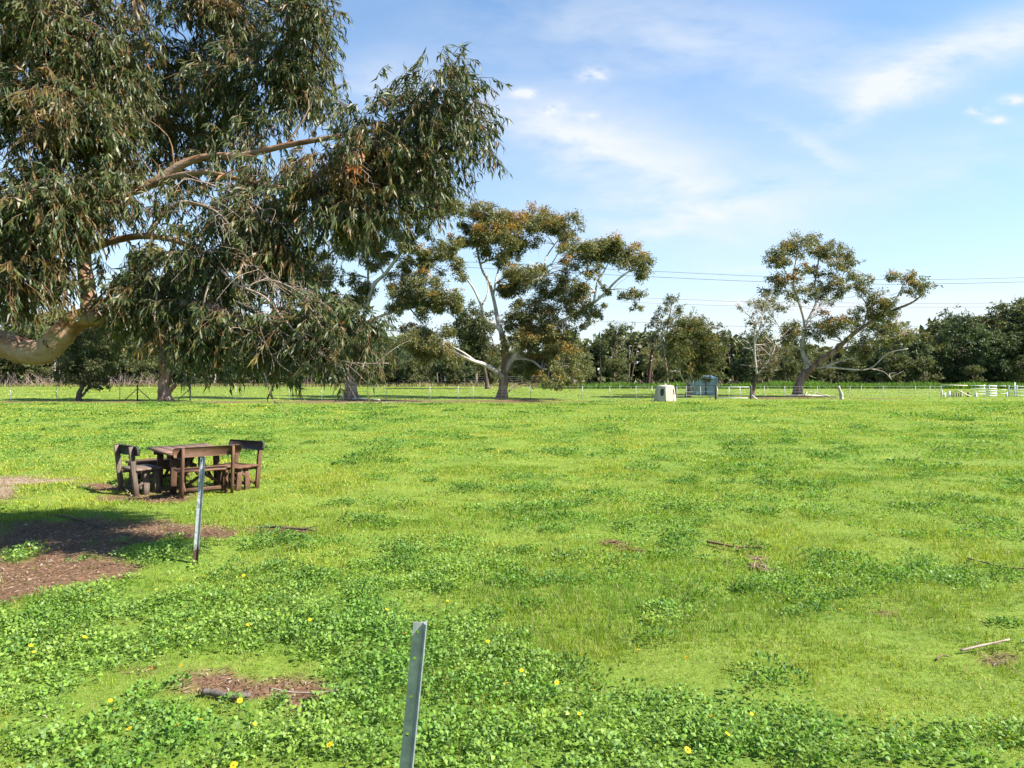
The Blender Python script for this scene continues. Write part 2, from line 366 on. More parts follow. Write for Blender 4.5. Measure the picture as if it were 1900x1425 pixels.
# ------------------------------------------------------------------ ground
def gz(x, y):
    r = np.hypot(x, y)
    k = np.clip((40 - r) / 30, 0, 1)
    return ((fbm(x * 1.3, y * 1.3, 3) - 0.5) * 0.10 + (fbm(x * 0.25 + 40, y * 0.25, 2) - 0.5) * 0.16) * k * np.clip(r / 3, 0.2, 1)
def blob(px, py, lst):
    s = np.zeros_like(px)
    for (cx, cy, rx, ry, a) in lst: s = s + a * np.exp(-(((px - cx) / rx) ** 2 + ((py - cy) / ry) ** 2))
    return s
BARE = [(60, 1045, 190, 62, 1.5), (200, 985, 170, 22, 1.2), (20, 1090, 90, 35, 0.9), (330, 990, 110, 11, 0.8), (395, 1000, 50, 9, .5), (540, 990, 70, 9, 0.85), (470, 1272, 120, 25, 1.3), (400, 1245, 55, 14, 0.7),
        (545, 1300, 60, 16, .7), (265, 1235, 60, 12, 0.9), (60, 890, 110, 11, 0.9), (5, 915, 45, 22, .9), (270, 923, 90, 8, 1.2), (190, 903, 60, 8, .8), (330, 905, 80, 12, .8),
        (1155, 1022, 55, 9, .55), (1420, 1055, 60, 10, .55), (1360, 1015, 70, 7, .5), (1330, 1190, 40, 8, .45), (1850, 1235, 60, 14, .5), (1550, 1040, 60, 8, .4), (1070, 1135, 45, 9, .5), (1160, 935, 60, 5, .5), (1620, 1250, 100, 20, .3), (1650, 1140, 40, 8, .4), (1780, 1260, 70, 18, .35)]
NOBARE = [(35, 1032, 50, 18, -1.2), (115, 1110, 90, 26, -1.1), (320, 1035, 50, 16, -.8), (510, 1292, 45, 14, -0.9), (150, 1042, 50, 6, -.7), (95, 950, 90, 12, -.5)]
def bare_mask(x, y):
    d = np.maximum(y, 0.3); px = 950 + x / d * FPX; py = HZ + CAMH * FPX / d
    s = blob(px, py, BARE + NOBARE) + (fbm(x * 2.2, y * 2.2, 4) - 0.5) * 1.1
    near = np.clip((s - 0.38) / 0.40, 0, 1) * (y > 0.5)
    n2 = fbm(x * 0.35 + 5, y * 0.9, 4)
    strip = 1.25 * np.exp(-((y - 47.2) / 1.5) ** 2) * np.clip(1.15 - (x + 6) / 18, 0, 1) * 1.1 + np.exp(-((x + 11.5) / 5.5) ** 2 - ((y - 50) / 4) ** 2) * 0.9 + np.exp(-((x - 0.5) / 5) ** 2 - ((y - 50.5) / 3) ** 2) * 0.8 \
        + np.exp(-((x - 23) / 6) ** 2 - ((y - 56) / 3.0) ** 2) * 0.8 + np.exp(-((x - 25) / 9) ** 2 - ((y - 53) / 1.2) ** 2) * 0.7 + np.exp(-((y - 99) / 4) ** 2) * 0.55
    far = np.clip((strip + (n2 - 0.5) * 1.3 - 0.5) / 0.25, 0, 1) * 0.85
    return np.maximum(near, far)
WEED = [(120, 1112, 110, 26, 1.3), (35, 1030, 50, 18, .9), (40, 1190, 110, 40, 0.9), (100, 1280, 190, 55, 0.9), (290, 1175, 190, 45, 1.1), (560, 1140, 270, 45, 0.75), (720, 1200, 210, 60, 1.0), (690, 1265, 100, 45, 1.0),
        (900, 1270, 250, 70, 0.8), (300, 1370, 420, 60, 1.1), (1000, 1380, 400, 55, 1.0), (1300, 1345, 180, 50, 0.9), (1560, 1385, 250, 48, 1.3), (1860, 1395, 110, 45, 1.0), (1380, 1290, 130, 25, 0.7), (1250, 1150, 110, 30, 0.6),
        (1420, 1090, 110, 25, 0.8), (1790, 1072, 60, 14, 1.1), (1270, 1030, 60, 14, .8), (320, 1038, 55, 14, .9), (510, 1292, 45, 14, .9), (900, 1060, 300, 40, .3), (1560, 1050, 120, 20, .6), (520, 1010, 50, 12, .5)]
NOWEED = [(545, 1242, 95, 32, -1.6), (470, 1275, 130, 24, -1.3), (1640, 1230, 330, 75, -1.1), (330, 1235, 110, 14, -.9), (230, 1150, 40, 15, -.6), (1000, 1210, 60, 20, -.4), (960, 1330, 80, 20, -.5), (1330, 1290, 70, 16, -.8), (420, 950, 400, 40, -.5), (1100, 1120, 160, 22, -.7)]
def weed_mask(x, y):
    d = np.maximum(y, 0.3); px = 950 + x / d * FPX; py = HZ + CAMH * FPX / d
    s = blob(px, py, WEED + NOWEED)
    base = 0.27 + 0.20 * np.clip((y - 6) / 4, 0, 1) + 0.12 * (py > 1090) * (px < 1250)
    return s * 0.85 + base + (fbm(x * 1.1 + 9, y * 1.5 + 3, 4) - 0.5) * 1.5 + (fbm(x * 2.6 + 50, y * 3.0 + 3, 2) - 0.5) * 1.3
def ground():
    rad = np.concatenate([[0.02], np.geomspace(0.6, 130, 210), np.geomspace(150, 4000, 14)])
    th = np.concatenate([np.linspace(R(-56), R(56), 281), np.linspace(R(56), R(304), 50)[1:-1]])
    rr, tt = np.meshgrid(rad, th, indexing='ij'); x = rr * np.sin(tt); y = rr * np.cos(tt); z = gz(x, y)
    n, m = rr.shape
    i, j = np.meshgrid(np.arange(n - 1), np.arange(m), indexing='ij'); j2 = (j + 1) % m
    f = np.stack([i * m + j, (i + 1) * m + j, (i + 1) * m + j2, i * m + j2], -1).reshape(-1, 4)[:, ::-1]
    X, Y = x.ravel(), y.ravel(); b = bare_mask(X, Y); w = np.clip((weed_mask(X, Y) - 0.45) * 2, 0, 1) * (1 - b)
    tone = np.clip(np.exp(-((Y - 13) / 1.6) ** 2) * (X < -8), 0, 1) * 0.7 + np.exp(-((X + 8.5) / 3) ** 2 - ((Y - 46.5) / .8) ** 2) * 0.7
    z = z - 0.012 * b.reshape(z.shape)
    mb = MB(); mb.add(np.stack([x, y, z], -1), [f], np.stack([b, w, np.clip(tone, 0, 1)], -1))
    o = mb.build('ground', M['ground'], None, True)
    tag(o, 'flat green paddock with patches of bare brown soil', 'ground', kind='structure')
ground()

# ------------------------------------------------------------------ grass and weeds: every blade and leaf is geometry, one mass each
GC = np.array([(0.147, 0.252, 0.012), (0.18, 0.282, 0.015), (0.222, 0.308, 0.022), (0.285, 0.34, 0.048)])
WC = np.array([(0.15, 0.275, 0.035), (0.185, 0.31, 0.045), (0.22, 0.335, 0.065), (0.18, 0.295, 0.085)])
def band(d0, d1, dens, spread=0.84):
    wide = 3.6; k = .78; area = k * (d1 * d1 - d0 * d0) + 2 * wide * (d1 - d0); n = int(area * dens * 1.02)
    y = rng.uniform(d0, d1, n * 3); y = y[rng.random(n * 3) < (k * y + wide) / (k * d1 + wide)][:n]; x = rng.uniform(-1, 1, len(y)) * (k * y + wide)
    q = (np.abs(x) < .78 * y + .35) | (rng.random(len(y)) < .30); return x[q], y[q]
def tint_at(x, y):
    k = (fbm(x * 0.55 + 3, y * 0.9, 4) - 0.5) * 1.3 + (fbm(x * 0.12 + 31, y * 0.33 + 8, 3) - 0.5) * 1.3 + (fbm(x * 2.2 + 13, y * 2.6 + 8, 2) - 0.5) * 0.5 + (vnoise(x * 7 + 3, y * 7 + 1) - .5) * .55
    return np.clip(1 + np.stack([k * 0.75, k * 0.35, k * 0.9], -1), 0.45, 1.8)
def blades(mb, x, y, h, w, lean, col, seg=2):
    n = len(x); az = rng.random(n) * 2 * np.pi; p = np.stack([x, y, gz(x, y) - 0.01], -1); H = h[:, None]
    out = np.stack([np.cos(az), np.sin(az), np.zeros(n)], -1); k = (rng.uniform(0.15, 1, n) * lean)[:, None]; up = np.array([0, 0, 1.0])
    a2 = az + rng.normal(1.57, .6, n); sd_ = np.stack([np.cos(a2), np.sin(a2), np.zeros(n)], -1) * (w * rng.uniform(.7, 1.3, n))[:, None]
    tip = p + up * H * (1 - 0.35 * k) + out * H * k
    if seg == 1:
        v = np.stack([p - sd_ * .5, p + sd_ * .5, tip], 1); i = np.arange(n)[:, None] * 3
        mb.add(v.reshape(-1, 3), [i + [0, 1, 2]], np.repeat(col, 3, 0)); return
    mid = p + up * H * 0.55 + out * H * k * 0.35
    v = np.stack([p - sd_ * .5, p + sd_ * .5, mid - sd_ * .42, mid + sd_ * .42, tip], 1); i = np.arange(n)[:, None] * 5
    mb.add(v.reshape(-1, 3), [i + [0, 1, 3, 2], i + [2, 3, 4]], np.repeat(col, 5, 0))
def gcol(x, y, dry=0.06):
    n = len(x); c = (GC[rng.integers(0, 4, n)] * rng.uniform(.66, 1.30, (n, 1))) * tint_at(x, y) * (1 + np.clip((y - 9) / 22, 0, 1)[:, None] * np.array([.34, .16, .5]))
    dr = rng.random(n) < dry; c[dr] = np.array([0.34, 0.30, 0.13]) * rng.uniform(.7, 1.2, (dr.sum(), 1)); return c
def weed_leaf_set(lod):
    """outline of a lobed leaf, x along, y across; fan from the middle"""
    if lod == 0: o = [(0, 0), (.14, .15), (.28, .13), (.44, .34), (.60, .27), (.80, .40), (.98, .16), (.98, -.16), (.80, -.40), (.60, -.27), (.44, -.34), (.28, -.13), (.14, -.15)]
    elif lod == 1: o = [(0, 0), (.42, .30), (.86, .34), (1.02, 0), (.86, -.34), (.42, -.30)]
    else: o = [(0, 0), (.55, .34), (1, 0), (.55, -.34)]
    o = np.array(o, float); return o
def weeds(mb, x, y, rad, h, nl, ls, lod, tint):
    """clumps at x,y: nl leaves each"""
    n = len(x) * nl; ci = np.repeat(np.arange(len(x)), nl)
    a = rng.random(n) * 2 * np.pi; rr = np.sqrt(rng.random(n)); r = rr * rad[ci]
    hh = h[ci] * (1 - 0.55 * rr ** 2) * rng.uniform(.4, 1.1, n)
    cx = x[ci] + r * np.cos(a); cy = y[ci] + r * np.sin(a)
    c = np.stack([cx, cy, gz(cx, cy) + hh], -1); s = ls * rng.uniform(.55, 1.25, n)
    d = nrm(np.stack([np.cos(a), np.sin(a), np.zeros(n)], -1) * rng.uniform(.2, 1, (n, 1)) + rng.normal(0, .45, (n, 3)) * [1, 1, .5] + np.stack([0 * a, 0 * a, rng.uniform(-.1, .8, n)], -1))
    nn = nrm(np.array([0, 0, 1.0]) + rng.normal(0, .4, (n, 3))); sv = nrm(np.cross(d, nn)); nn = np.cross(sv, d)
    o = weed_leaf_set(lod); k = len(o)
    u = o[:, 0][None, :, None]; w = o[:, 1][None, :, None] * rng.uniform(.8, 1.2, (n, 1, 1)); S3 = s[:, None, None]
    v = c[:, None] + d[:, None] * u * S3 + sv[:, None] * w * S3 + nn[:, None] * S3 * (0.16 * np.abs(w) / .4 + 0.14 * np.sin(u * 3))
    col = WC[rng.integers(0, 4, n)] * tint[ci] * rng.uniform(.88, 1.12, (n, 1))
    i = np.arange(n)[:, None]
    if lod == 2:
        mb.add(v.reshape(-1, 3), [i * 4 + [0, 2, 1], i * 4 + [0, 3, 2]], np.repeat(col, 4, 0)); return
    if lod <= 1:
        b0 = np.stack([x[ci] + r * .4 * np.cos(a), y[ci] + r * .4 * np.sin(a), gz(cx, cy)], -1); wv = sv * 0.0022
        mb.add(np.stack([b0 - wv, b0 + wv, c], 1).reshape(-1, 3), [i * 3 + [0, 1, 2]], np.repeat(col * .9, 3, 0))
    if lod == 1:
        mb.add(v.reshape(-1, 3), [i * 6 + [0, 5, 1], i * 6 + [1, 5, 4, 2], i * 6 + [2, 4, 3]], np.repeat(col, 6, 0)); return
    mid = c + d * s[:, None] * 0.55 + nn * s[:, None] * 0.12
    v = np.concatenate([v, mid[:, None]], 1); K = k + 1
    f = np.concatenate([i * K + [k, (q + 1) % k, q] for q in range(k)], 0)
    mb.add(v.reshape(-1, 3), [f], np.repeat(col, K, 0))
def cover():
    mb = MB()
    for (d0, d1, dg, wd, seg) in ((1.5, 3.4, 6200, .0046, 1), (3.4, 6.5, 4900, .0058, 1), (6.5, 10, 2500, .0085, 1), (10, 15, 1350, .013, 1), (15, 25, 470, .024, 1), (25, 48, 130, .05, 1), (48, 97, 15, .14, 1)):
        x, y = band(d0, d1, dg); n = len(x)
        # blades stand in tufts
        jx = np.round(x / .12 + fbm(x * 9, y * 9, 1)) * .12; jy = np.round(y / .12 + fbm(x * 9 + 5, y * 9, 1)) * .12
        kk = np.where(y < 12, .35, 0) * rng.random(n); x = x + (jx - x) * kk; y = y + (jy - y) * kk
        b = bare_mask(x, y); w = weed_mask(x, y)
        keep = rng.random(n) > np.clip(b * 1.5 - .1, 0, .985)
        keep &= rng.random(n) > np.clip((w - 0.75) * 1.2, 0, 0.35)
        lush = fbm(x * 0.9 + 70, y * 0.9, 3) + (fbm(x * 4 + 20, y * 4, 2) - .5) * .5
        keep &= rng.random(n) < np.clip(0.8 + (lush - .3) * 1.0, .78, 1)
        x, y, lush = x[keep], y[keep], lush[keep]; n = len(x)
        h = ((0.034 if d0 < 6 else 0.042) + 0.058 * np.clip((lush - .36) * 2.2, 0, 1.1)) * rng.uniform(.55, 1.25, n) * (1.0 if d0 < 15 else 0.85)
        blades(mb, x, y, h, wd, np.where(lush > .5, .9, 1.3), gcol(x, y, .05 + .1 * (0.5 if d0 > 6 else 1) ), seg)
    tag(mb.build('grass', M['grass']), 'short bright green grass covering the paddock', 'grass', kind='stuff')
    mb2 = MB()
    for (d0, d1, dw, rad, hgt, nl, ls, lod) in ((1.6, 3.8, 100, .13, .095, 32, .028, 1), (3.8, 6.0, 80, .14, .09, 30, .029, 1), (6.0, 9.5, 54, .16, .09, 30, .032, 2), (9.5, 16, 27, .22, .085, 24, .042, 2), (16, 28, 10.0, .38, .065, 26, .055, 2), (28, 48, 3.0, .85, .04, 28, .085, 2)):
        x, y = band(d0, d1, dw); b = bare_mask(x, y); w = weed_mask(x, y)
        p = np.clip((w - 0.40) * 1.7, 0, .92) * (b < 0.35); k = rng.random(len(x)) < p; x, y, w = x[k], y[k], w[k]; n = len(x)
        H = hgt * np.clip(0.45 + 0.55 * (w - 0.4), 0.35, 1.25) * rng.uniform(.5, 1.35, n)
        t = 1 + (fbm(x * 1.5, y * 1.5 + 50, 3)[:, None] - 0.5) * np.array([1.0, 0.5, 0.8]); t = np.clip(t * rng.uniform(.85, 1.15, (n, 1)), .5, 1.7)
        weeds(mb2, x, y, rad * rng.uniform(.7, 1.25, n), H, nl, ls, lod, t)
    # taller mounds of the same weeds dotted through the open paddock
    for (d0, d1, dn, rad, hgt, nl, ls) in ((4.2, 8, 3.2, .20, .13, 110, .032), (8, 14, 1.7, .30, .14, 120, .042), (14, 26, .42, .5, .14, 120, .065), (26, 46, .10, 1.0, .13, 120, .11)):
        x, y = band(d0, d1, dn); b = bare_mask(x, y); w = weed_mask(x, y) + (fbm(x * .6 + 80, y * .6, 2) - .5) * 1.2; k = (b < .25) & (w > .34) & ((x > -3.2) | (y < 6.5) | (y > 15)); x, y = x[k], y[k]; n = len(x)
        t = np.array([.66, .76, .80]) * rng.uniform(.8, 1.2, (n, 1)); sz = rng.uniform(.45, 1.2, n)
        for q in range(2): weeds(mb2, x + rng.normal(0, rad * .5, n), y + rng.normal(0, rad * .3, n), rad * sz * (1 - .3 * q), hgt * sz * rng.uniform(.7, 1.1, n), nl // 2, ls, 2, t)
    tag(mb2.build('ground_cover_weeds', M['weed']), 'low leafy green weeds spreading through the grass', 'weeds', kind='stuff')
    # tall growth in front of the far bush
    mb3 = MB(); x = rng.uniform(4, 66, 26000); y = rng.uniform(84, 94, 26000); k = fbm(x * .25, y * .25, 3)
    c = np.array([(0.075, 0.15, 0.018), (0.10, 0.19, 0.025)])[rng.integers(0, 2, len(x))] * np.clip(.5 + k[:, None], .5, 1.4)
    blades(mb3, x, y, (0.4 + 0.9 * np.clip(k * 1.6 - .4, 0, 1)) * rng.uniform(.5, 1.1, len(x)), 0.16, .6, c, 1)
    tag(mb3.build('tall_grass', M['grass']), 'tall rank green grass along the foot of the far bush', 'grass', kind='stuff')
    mb3 = MB(); x = rng.uniform(-80, 10, 16000); y = rng.uniform(96, 104, 16000); k = fbm(x * .25, y * .25, 3)
    c = np.array([(0.24, 0.22, 0.09), (0.30, 0.25, 0.12), (0.13, 0.17, 0.04)])[rng.integers(0, 3, len(x))] * np.clip(.5 + k[:, None], .5, 1.4)
    blades(mb3, x, y, (0.35 + 0.5 * k) * rng.uniform(.5, 1.1, len(x)), 0.14, .7, c, 1)
    tag(mb3.build('dry_grass', M['grass']), 'dry straw coloured grass behind the far left fence', 'grass', kind='stuff')
    # dry leaf and bark litter on the bare soil
    x, y = band(3.0, 14, 1300, 0.8); b = bare_mask(x, y); k = rng.random(len(x)) < np.where(b > 0.35, 0.75, 0.004); x, y = x[k], y[k]; n = len(x)
    mb = MB(); dd = nrm(np.stack([rng.normal(size=n), rng.normal(size=n), rng.normal(0, .15, n)], -1)); nn = nrm(np.array([0, 0, 1.0]) + rng.normal(0, .35, (n, 3)))
    cl = np.array([(0.28, 0.17, 0.10), (0.17, 0.09, 0.05), (0.40, 0.29, 0.20), (0.09, 0.05, 0.03), (0.36, 0.15, 0.06), (0.5, 0.43, 0.36)])[rng.choice(6, n, p=[.3, .25, .15, .2, .04, .06])]
    leaves(mb, np.stack([x, y, gz(x, y) + 0.006], -1), dd, nn, rng.uniform(.02, .075, n), rng.uniform(.004, .012, n), cl * rng.uniform(.5, .95, (n, 1)))
    tag(mb.build('leaf_litter', M['litter'], None), 'dry brown leaves and bark strips littering the bare soil', 'leaf litter', kind='stuff')
cover()
# ------------------------------------------------------------------ trees
def leaf_cols(n, base, var=0.25):
    base = np.array(base); c = base[rng.integers(0, len(base), n)] * rng.uniform(1 - var, 1 + var, (n, 1)); return c
OLIVE = [(0.115, 0.125, 0.046), (0.145, 0.148, 0.052), (0.18, 0.172, 0.062), (0.10, 0.118, 0.052)]
OLIVE_D = [(0.065, 0.082, 0.034), (0.085, 0.098, 0.040), (0.10, 0.108, 0.046)]
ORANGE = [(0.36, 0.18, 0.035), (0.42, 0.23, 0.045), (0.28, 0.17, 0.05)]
def clump_leaves(mb, c, r, n, ln, wd, pal, tip=0.0, flat=0.8, tip_pal=ORANGE, droop=0.5):
    """one ball of foliage: leaves gathered on little shoots, new growth and sunlit colour near its crest"""
    ns = max(4, n // 7); nsub = 7
    sub = rng.normal(0, .5, (nsub, 3)) * [1, 1, flat]; sr = rng.uniform(.35, .7, nsub); kk = rng.integers(0, nsub, ns)
    q = sub[kk] + rdir(ns) * (rng.random((ns, 1)) ** 0.5) * sr[kk][:, None] * [1, 1, flat]; sh = c + q * r
    k = rng.integers(0, ns, n)
    pos = sh[k] + rng.normal(0, 0.085 * r + 0.03, (n, 3)) * [1, 1, .8]
    d = q[k] * 0.5 + rng.normal(0, .55, (n, 3)) + np.array([0, 0, -droop])
    col = leaf_cols(n, pal) * (0.85 + 0.3 * rng.random((ns, 1)))[k]
    if tip > 0:  # sunlit crest put into the leaf colour, along with warm young growth
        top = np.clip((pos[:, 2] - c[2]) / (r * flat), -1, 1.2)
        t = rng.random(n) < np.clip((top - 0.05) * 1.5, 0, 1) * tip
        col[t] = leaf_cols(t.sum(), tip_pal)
    d = nrm(d); nn = rdir(n); s = nrm(np.cross(d, nn)); L = (ln * rng.uniform(.6, 1.3, n))[:, None]; Wd = (wd * rng.uniform(.6, 1.3, n))[:, None]
    m = pos + d * L * .5 + np.cross(s, d) * L * .08
    v = np.stack([pos, m + s * Wd * .5, pos + d * L, m - s * Wd * .5], 1); i = np.arange(n)[:, None] * 4
    mb.add(v.reshape(-1, 3), [i + [0, 1, 2, 3]], np.repeat(col, 4, 0))
def limb_path(pts, D, off0=0.0, off1=0.0):
    """pixel polyline -> 3D, drifting in depth from off0 to off1"""
    n = len(pts); out = []
    for i, p in enumerate(pts):
        t = i / max(1, n - 1); out.append(P(p[0], p[1], D + off0 + (off1 - off0) * t))
    return np.array(out)
def gum(name, label, base, D, limbs, clumps, lsize=(0.20, 0.078), dens=1.35, pal=OLIVE, tip=0.5, bark='bark_pale', trunk_bark='bark_rough', group=None, flat=0.8, twig_r=0.035, dspread=1.0, bare=0, trunk_n=1, twigcol=None, cat='tree'):
    """limbs: (pixel points, r0 px, r1 px, depth offset at the end); the first trunk_n are the trunk"""
    org = P(base[0], HZ + CAMH * FPX / D, D); root = thing(name, org, label, cat, group)
    tr, lb, tw, cr = MB(), MB(), MB(), MB()
    LP = []
    for i, (pts, r0, r1, off) in enumerate(limbs):
        o0 = 0.0
        if i >= trunk_n and LP:
            al = np.concatenate([q for q, _ in LP]); pxs = al[:, 0] / al[:, 1] * FPX + 950; pys = HZ - (al[:, 2] - CAMH) / al[:, 1] * FPX
            j = np.argmin((pxs - pts[0][0]) ** 2 + (pys - pts[0][1]) ** 2); o0 = al[j, 1] - D
        p3 = limb_path(pts, D, o0, o0 + off)
        if i == 0: p3[0, 2] = -0.15
        lmb = MB()
        pp, rr = tube(tr if i < trunk_n else lmb, p3, W_(r0, D), W_(r1, D), 9 if i < trunk_n else 6, 4, lump=0.05, power=0.8)
        LP.append((pp, rr))
        if lmb.n: lmb.v = [v - org for v in lmb.v]; lmb.build('limb', M[bark], root, True)
        if i == 0:     # flare at the foot
            v = tr.v[0]; fl = 1 + 0.55 * np.exp(-np.maximum(v[:, 2], 0) / (W_(r0, D) * 0.9)); ctr = p3[0]; lean = np.interp(v[:, 2], pp[:, 2], pp[:, 0]); leany = np.interp(v[:, 2], pp[:, 2], pp[:, 1])
            v[:, 0] = lean + (v[:, 0] - lean) * fl; v[:, 1] = leany + (v[:, 1] - leany) * fl
    al = np.concatenate([q for q, _ in LP]); ar = np.concatenate([r for _, r in LP]); zfree = al[:, 2] > al[:, 2].min() + 0.25 * np.ptp(al[:, 2])
    apx = np.stack([al[:, 0] / al[:, 1] * FPX + 950, HZ - (al[:, 2] - CAMH) / al[:, 1] * FPX], -1)
    paths, rads = [], []; extra = []
    for (cx, cy, cr_) in clumps:       # lighter foliage linking neighbouring clumps
        near = [c for c in clumps if 0 < math.hypot(c[0] - cx, c[1] - cy) < 2.6 * cr_]
        if near and rng.random() < .6: o_ = near[rng.integers(len(near))]; extra.append(((cx + o_[0]) / 2 + rng.normal(0, 3), (cy + o_[1]) / 2 + rng.normal(0, 3), .72 * cr_))
    for (cx, cy, cr_) in list(clumps) + extra:
        dd = np.hypot(apx[:, 0] - cx, apx[:, 1] - cy) + np.where(apx[:, 1] < cy - 5, 25, 0) + np.where(zfree, 0, 60); j = np.argmin(dd)
        w = W_(cr_, D); depth = al[j, 1] + rng.normal(0, 0.5) * (W_(dd[j], D) * 0.6 + w * 1.1) * dspread
        c = P(cx, cy, depth) * 1.0
        c = P(cx, cy, depth)
        cr_ = cr_ * 1.2; w = W_(cr_, D); n = int(740 * dens * (cr_ / 18.0) ** 1.8)
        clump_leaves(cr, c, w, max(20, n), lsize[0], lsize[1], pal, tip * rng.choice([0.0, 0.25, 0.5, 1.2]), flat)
        for q in range(5):
            e = c + rdir(1)[0] * w * 0.8; s0 = al[j]; mid = (s0 * .5 + e * .5) + np.array([0, 0, .16 * np.linalg.norm(e - s0)]) * rng.uniform(-.2, 1) + rng.normal(0, .06 * np.linalg.norm(e - s0), 3)
            paths.append(smooth_path([s0, mid, e], 4)); r0 = min(ar[j] * .6, twig_r * (0.6 + cr_ / 25.)); rads.append(np.linspace(r0, .008, len(paths[-1])))
    for q in range(bare):      # bare twigs that stick out of the crown
        j = rng.integers(len(al) // 3, len(al)); d = nrm(np.array([rng.normal(), rng.normal() * .6, rng.uniform(-.1, 1.0)])); Ln = rng.uniform(.8, 2.2)
        e = al[j] + d * Ln; mid = al[j] + d * Ln * .5 + rng.normal(0, .12, 3)
        paths.append(smooth_path([al[j], mid, e], 4)); rads.append(np.linspace(.022, .008, len(paths[-1])))
    for m in (tr, lb, tw, cr):
        pass
    if paths: tubes(tw, np.array(paths), np.array(rads), 3)
    for m, nm, mt, sm in ((tr, 'trunk', trunk_bark, True), (lb, 'limbs', bark, True), (tw, 'branches', bark, True), (cr, 'crown', 'leaf_mid', False)):
        if m.n:
            m.v = [v - org for v in m.v]; ob = m.build(nm, M[mt], root, sm)
            if nm in ('branches', 'crown'): ob['kind'] = 'stuff'
    return root
def sc(l, ox, oy, s): return [(ox + a / s, oy + b / s, c / s) for a, b, c in l]

# --- gum in the middle of the paddock
c930 = sc([(360, 110, 90), (370, 210, 80), (260, 250, 40), (170, 430, 85), (250, 390, 60), (190, 610, 90), (150, 500, 40), (510, 170, 90), (600, 220, 100), (480, 320, 100), (540, 420, 110), (700, 260, 100), (730, 390, 90), (420, 430, 70), (600, 500, 60), (830, 170, 75), (940, 220, 95), (900, 320, 95),
    (1090, 230, 90), (1100, 370, 75), (1080, 450, 55), (1000, 260, 60), (1290, 400, 95), (1340, 520, 75), (1300, 620, 55), (1480, 400, 95), (1560, 470, 95), (1680, 520, 80), (1690, 640, 55), (1640, 780, 55), (1640, 890, 30), (1540, 820, 30), (1230, 500, 70), (1400, 450, 60),
    (760, 640, 105), (680, 720, 95), (850, 700, 80), (880, 600, 50), (1100, 580, 65), (1090, 680, 85), (1200, 780, 90), (1050, 780, 75), (930, 850, 105), (1100, 900, 95), (1270, 900, 60), (830, 930, 85), (1240, 1040, 40), (660, 1000, 80), (740, 1080, 90), (700, 880, 45), (660, 1200, 75), (800, 1180, 100),
    (870, 1290, 100), (1050, 1120, 100), (1100, 1290, 105), (1170, 1370, 70), (930, 1120, 75), (980, 1000, 75), (1340, 960, 35), (600, 760, 50), (760, 1370, 80), (900, 1420, 80), (1060, 1430, 80), (980, 1500, 60), (1120, 1480, 50), (560, 560, 45), (320, 300, 60), (1390, 760, 40)], 800, 360, 4.318)
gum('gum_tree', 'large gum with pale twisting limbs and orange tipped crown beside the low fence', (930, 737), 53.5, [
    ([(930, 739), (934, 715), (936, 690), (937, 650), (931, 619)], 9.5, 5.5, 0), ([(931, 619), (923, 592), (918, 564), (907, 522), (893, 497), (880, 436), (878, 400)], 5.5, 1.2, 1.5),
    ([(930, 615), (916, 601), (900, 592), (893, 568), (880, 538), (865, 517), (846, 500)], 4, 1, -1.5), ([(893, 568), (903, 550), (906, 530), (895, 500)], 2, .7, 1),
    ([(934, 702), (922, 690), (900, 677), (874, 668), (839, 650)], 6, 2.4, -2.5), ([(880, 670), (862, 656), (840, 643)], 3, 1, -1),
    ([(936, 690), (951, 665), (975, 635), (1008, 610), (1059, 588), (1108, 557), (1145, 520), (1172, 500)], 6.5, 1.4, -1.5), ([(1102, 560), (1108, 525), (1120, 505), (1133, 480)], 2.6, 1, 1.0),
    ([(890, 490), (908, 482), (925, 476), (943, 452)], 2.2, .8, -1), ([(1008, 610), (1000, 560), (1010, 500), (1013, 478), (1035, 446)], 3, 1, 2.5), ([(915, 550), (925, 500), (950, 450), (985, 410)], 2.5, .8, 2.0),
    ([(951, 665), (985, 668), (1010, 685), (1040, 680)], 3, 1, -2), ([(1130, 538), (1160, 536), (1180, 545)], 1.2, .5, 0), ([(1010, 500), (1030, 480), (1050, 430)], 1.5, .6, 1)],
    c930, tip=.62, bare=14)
# --- leaning gum on the right
cl = [(1476, 446, 19), (1509, 449, 18), (1442, 472, 18), (1473, 463, 16), (1438, 489, 11), (1455, 487, 10), (1531, 465, 16), (1550, 463, 16), (1567, 472, 16), (1547, 487, 13), (1574, 492, 11), (1514, 506, 12), (1445, 513, 15), (1466, 527, 20), (1488, 499, 11), (1493, 539, 15), (1514, 546, 18), (1547, 532, 18), (1562, 539, 13), (1426, 544, 12), (1411, 561, 13), (1433, 563, 16),
      (1528, 592, 16), (1562, 601, 19), (1473, 608, 18), (1502, 618, 20), (1459, 625, 15), (1543, 618, 17), (1588, 513, 16), (1609, 521, 9), (1626, 548, 17), (1601, 542, 12), (1635, 561, 12), (1656, 513, 12), (1683, 508, 13), (1689, 527, 14), (1713, 540, 11), (1681, 542, 9), (1652, 565, 10), (1601, 578, 11), (1635, 591, 17), (1664, 609, 18), (1685, 624, 13), (1643, 626, 15), (1601, 637, 14), (1609, 660, 13), (1588, 650, 10), (1626, 580, 10), (1580, 596, 15), (1522, 470, 12), (1560, 520, 8), (1590, 530, 8)]
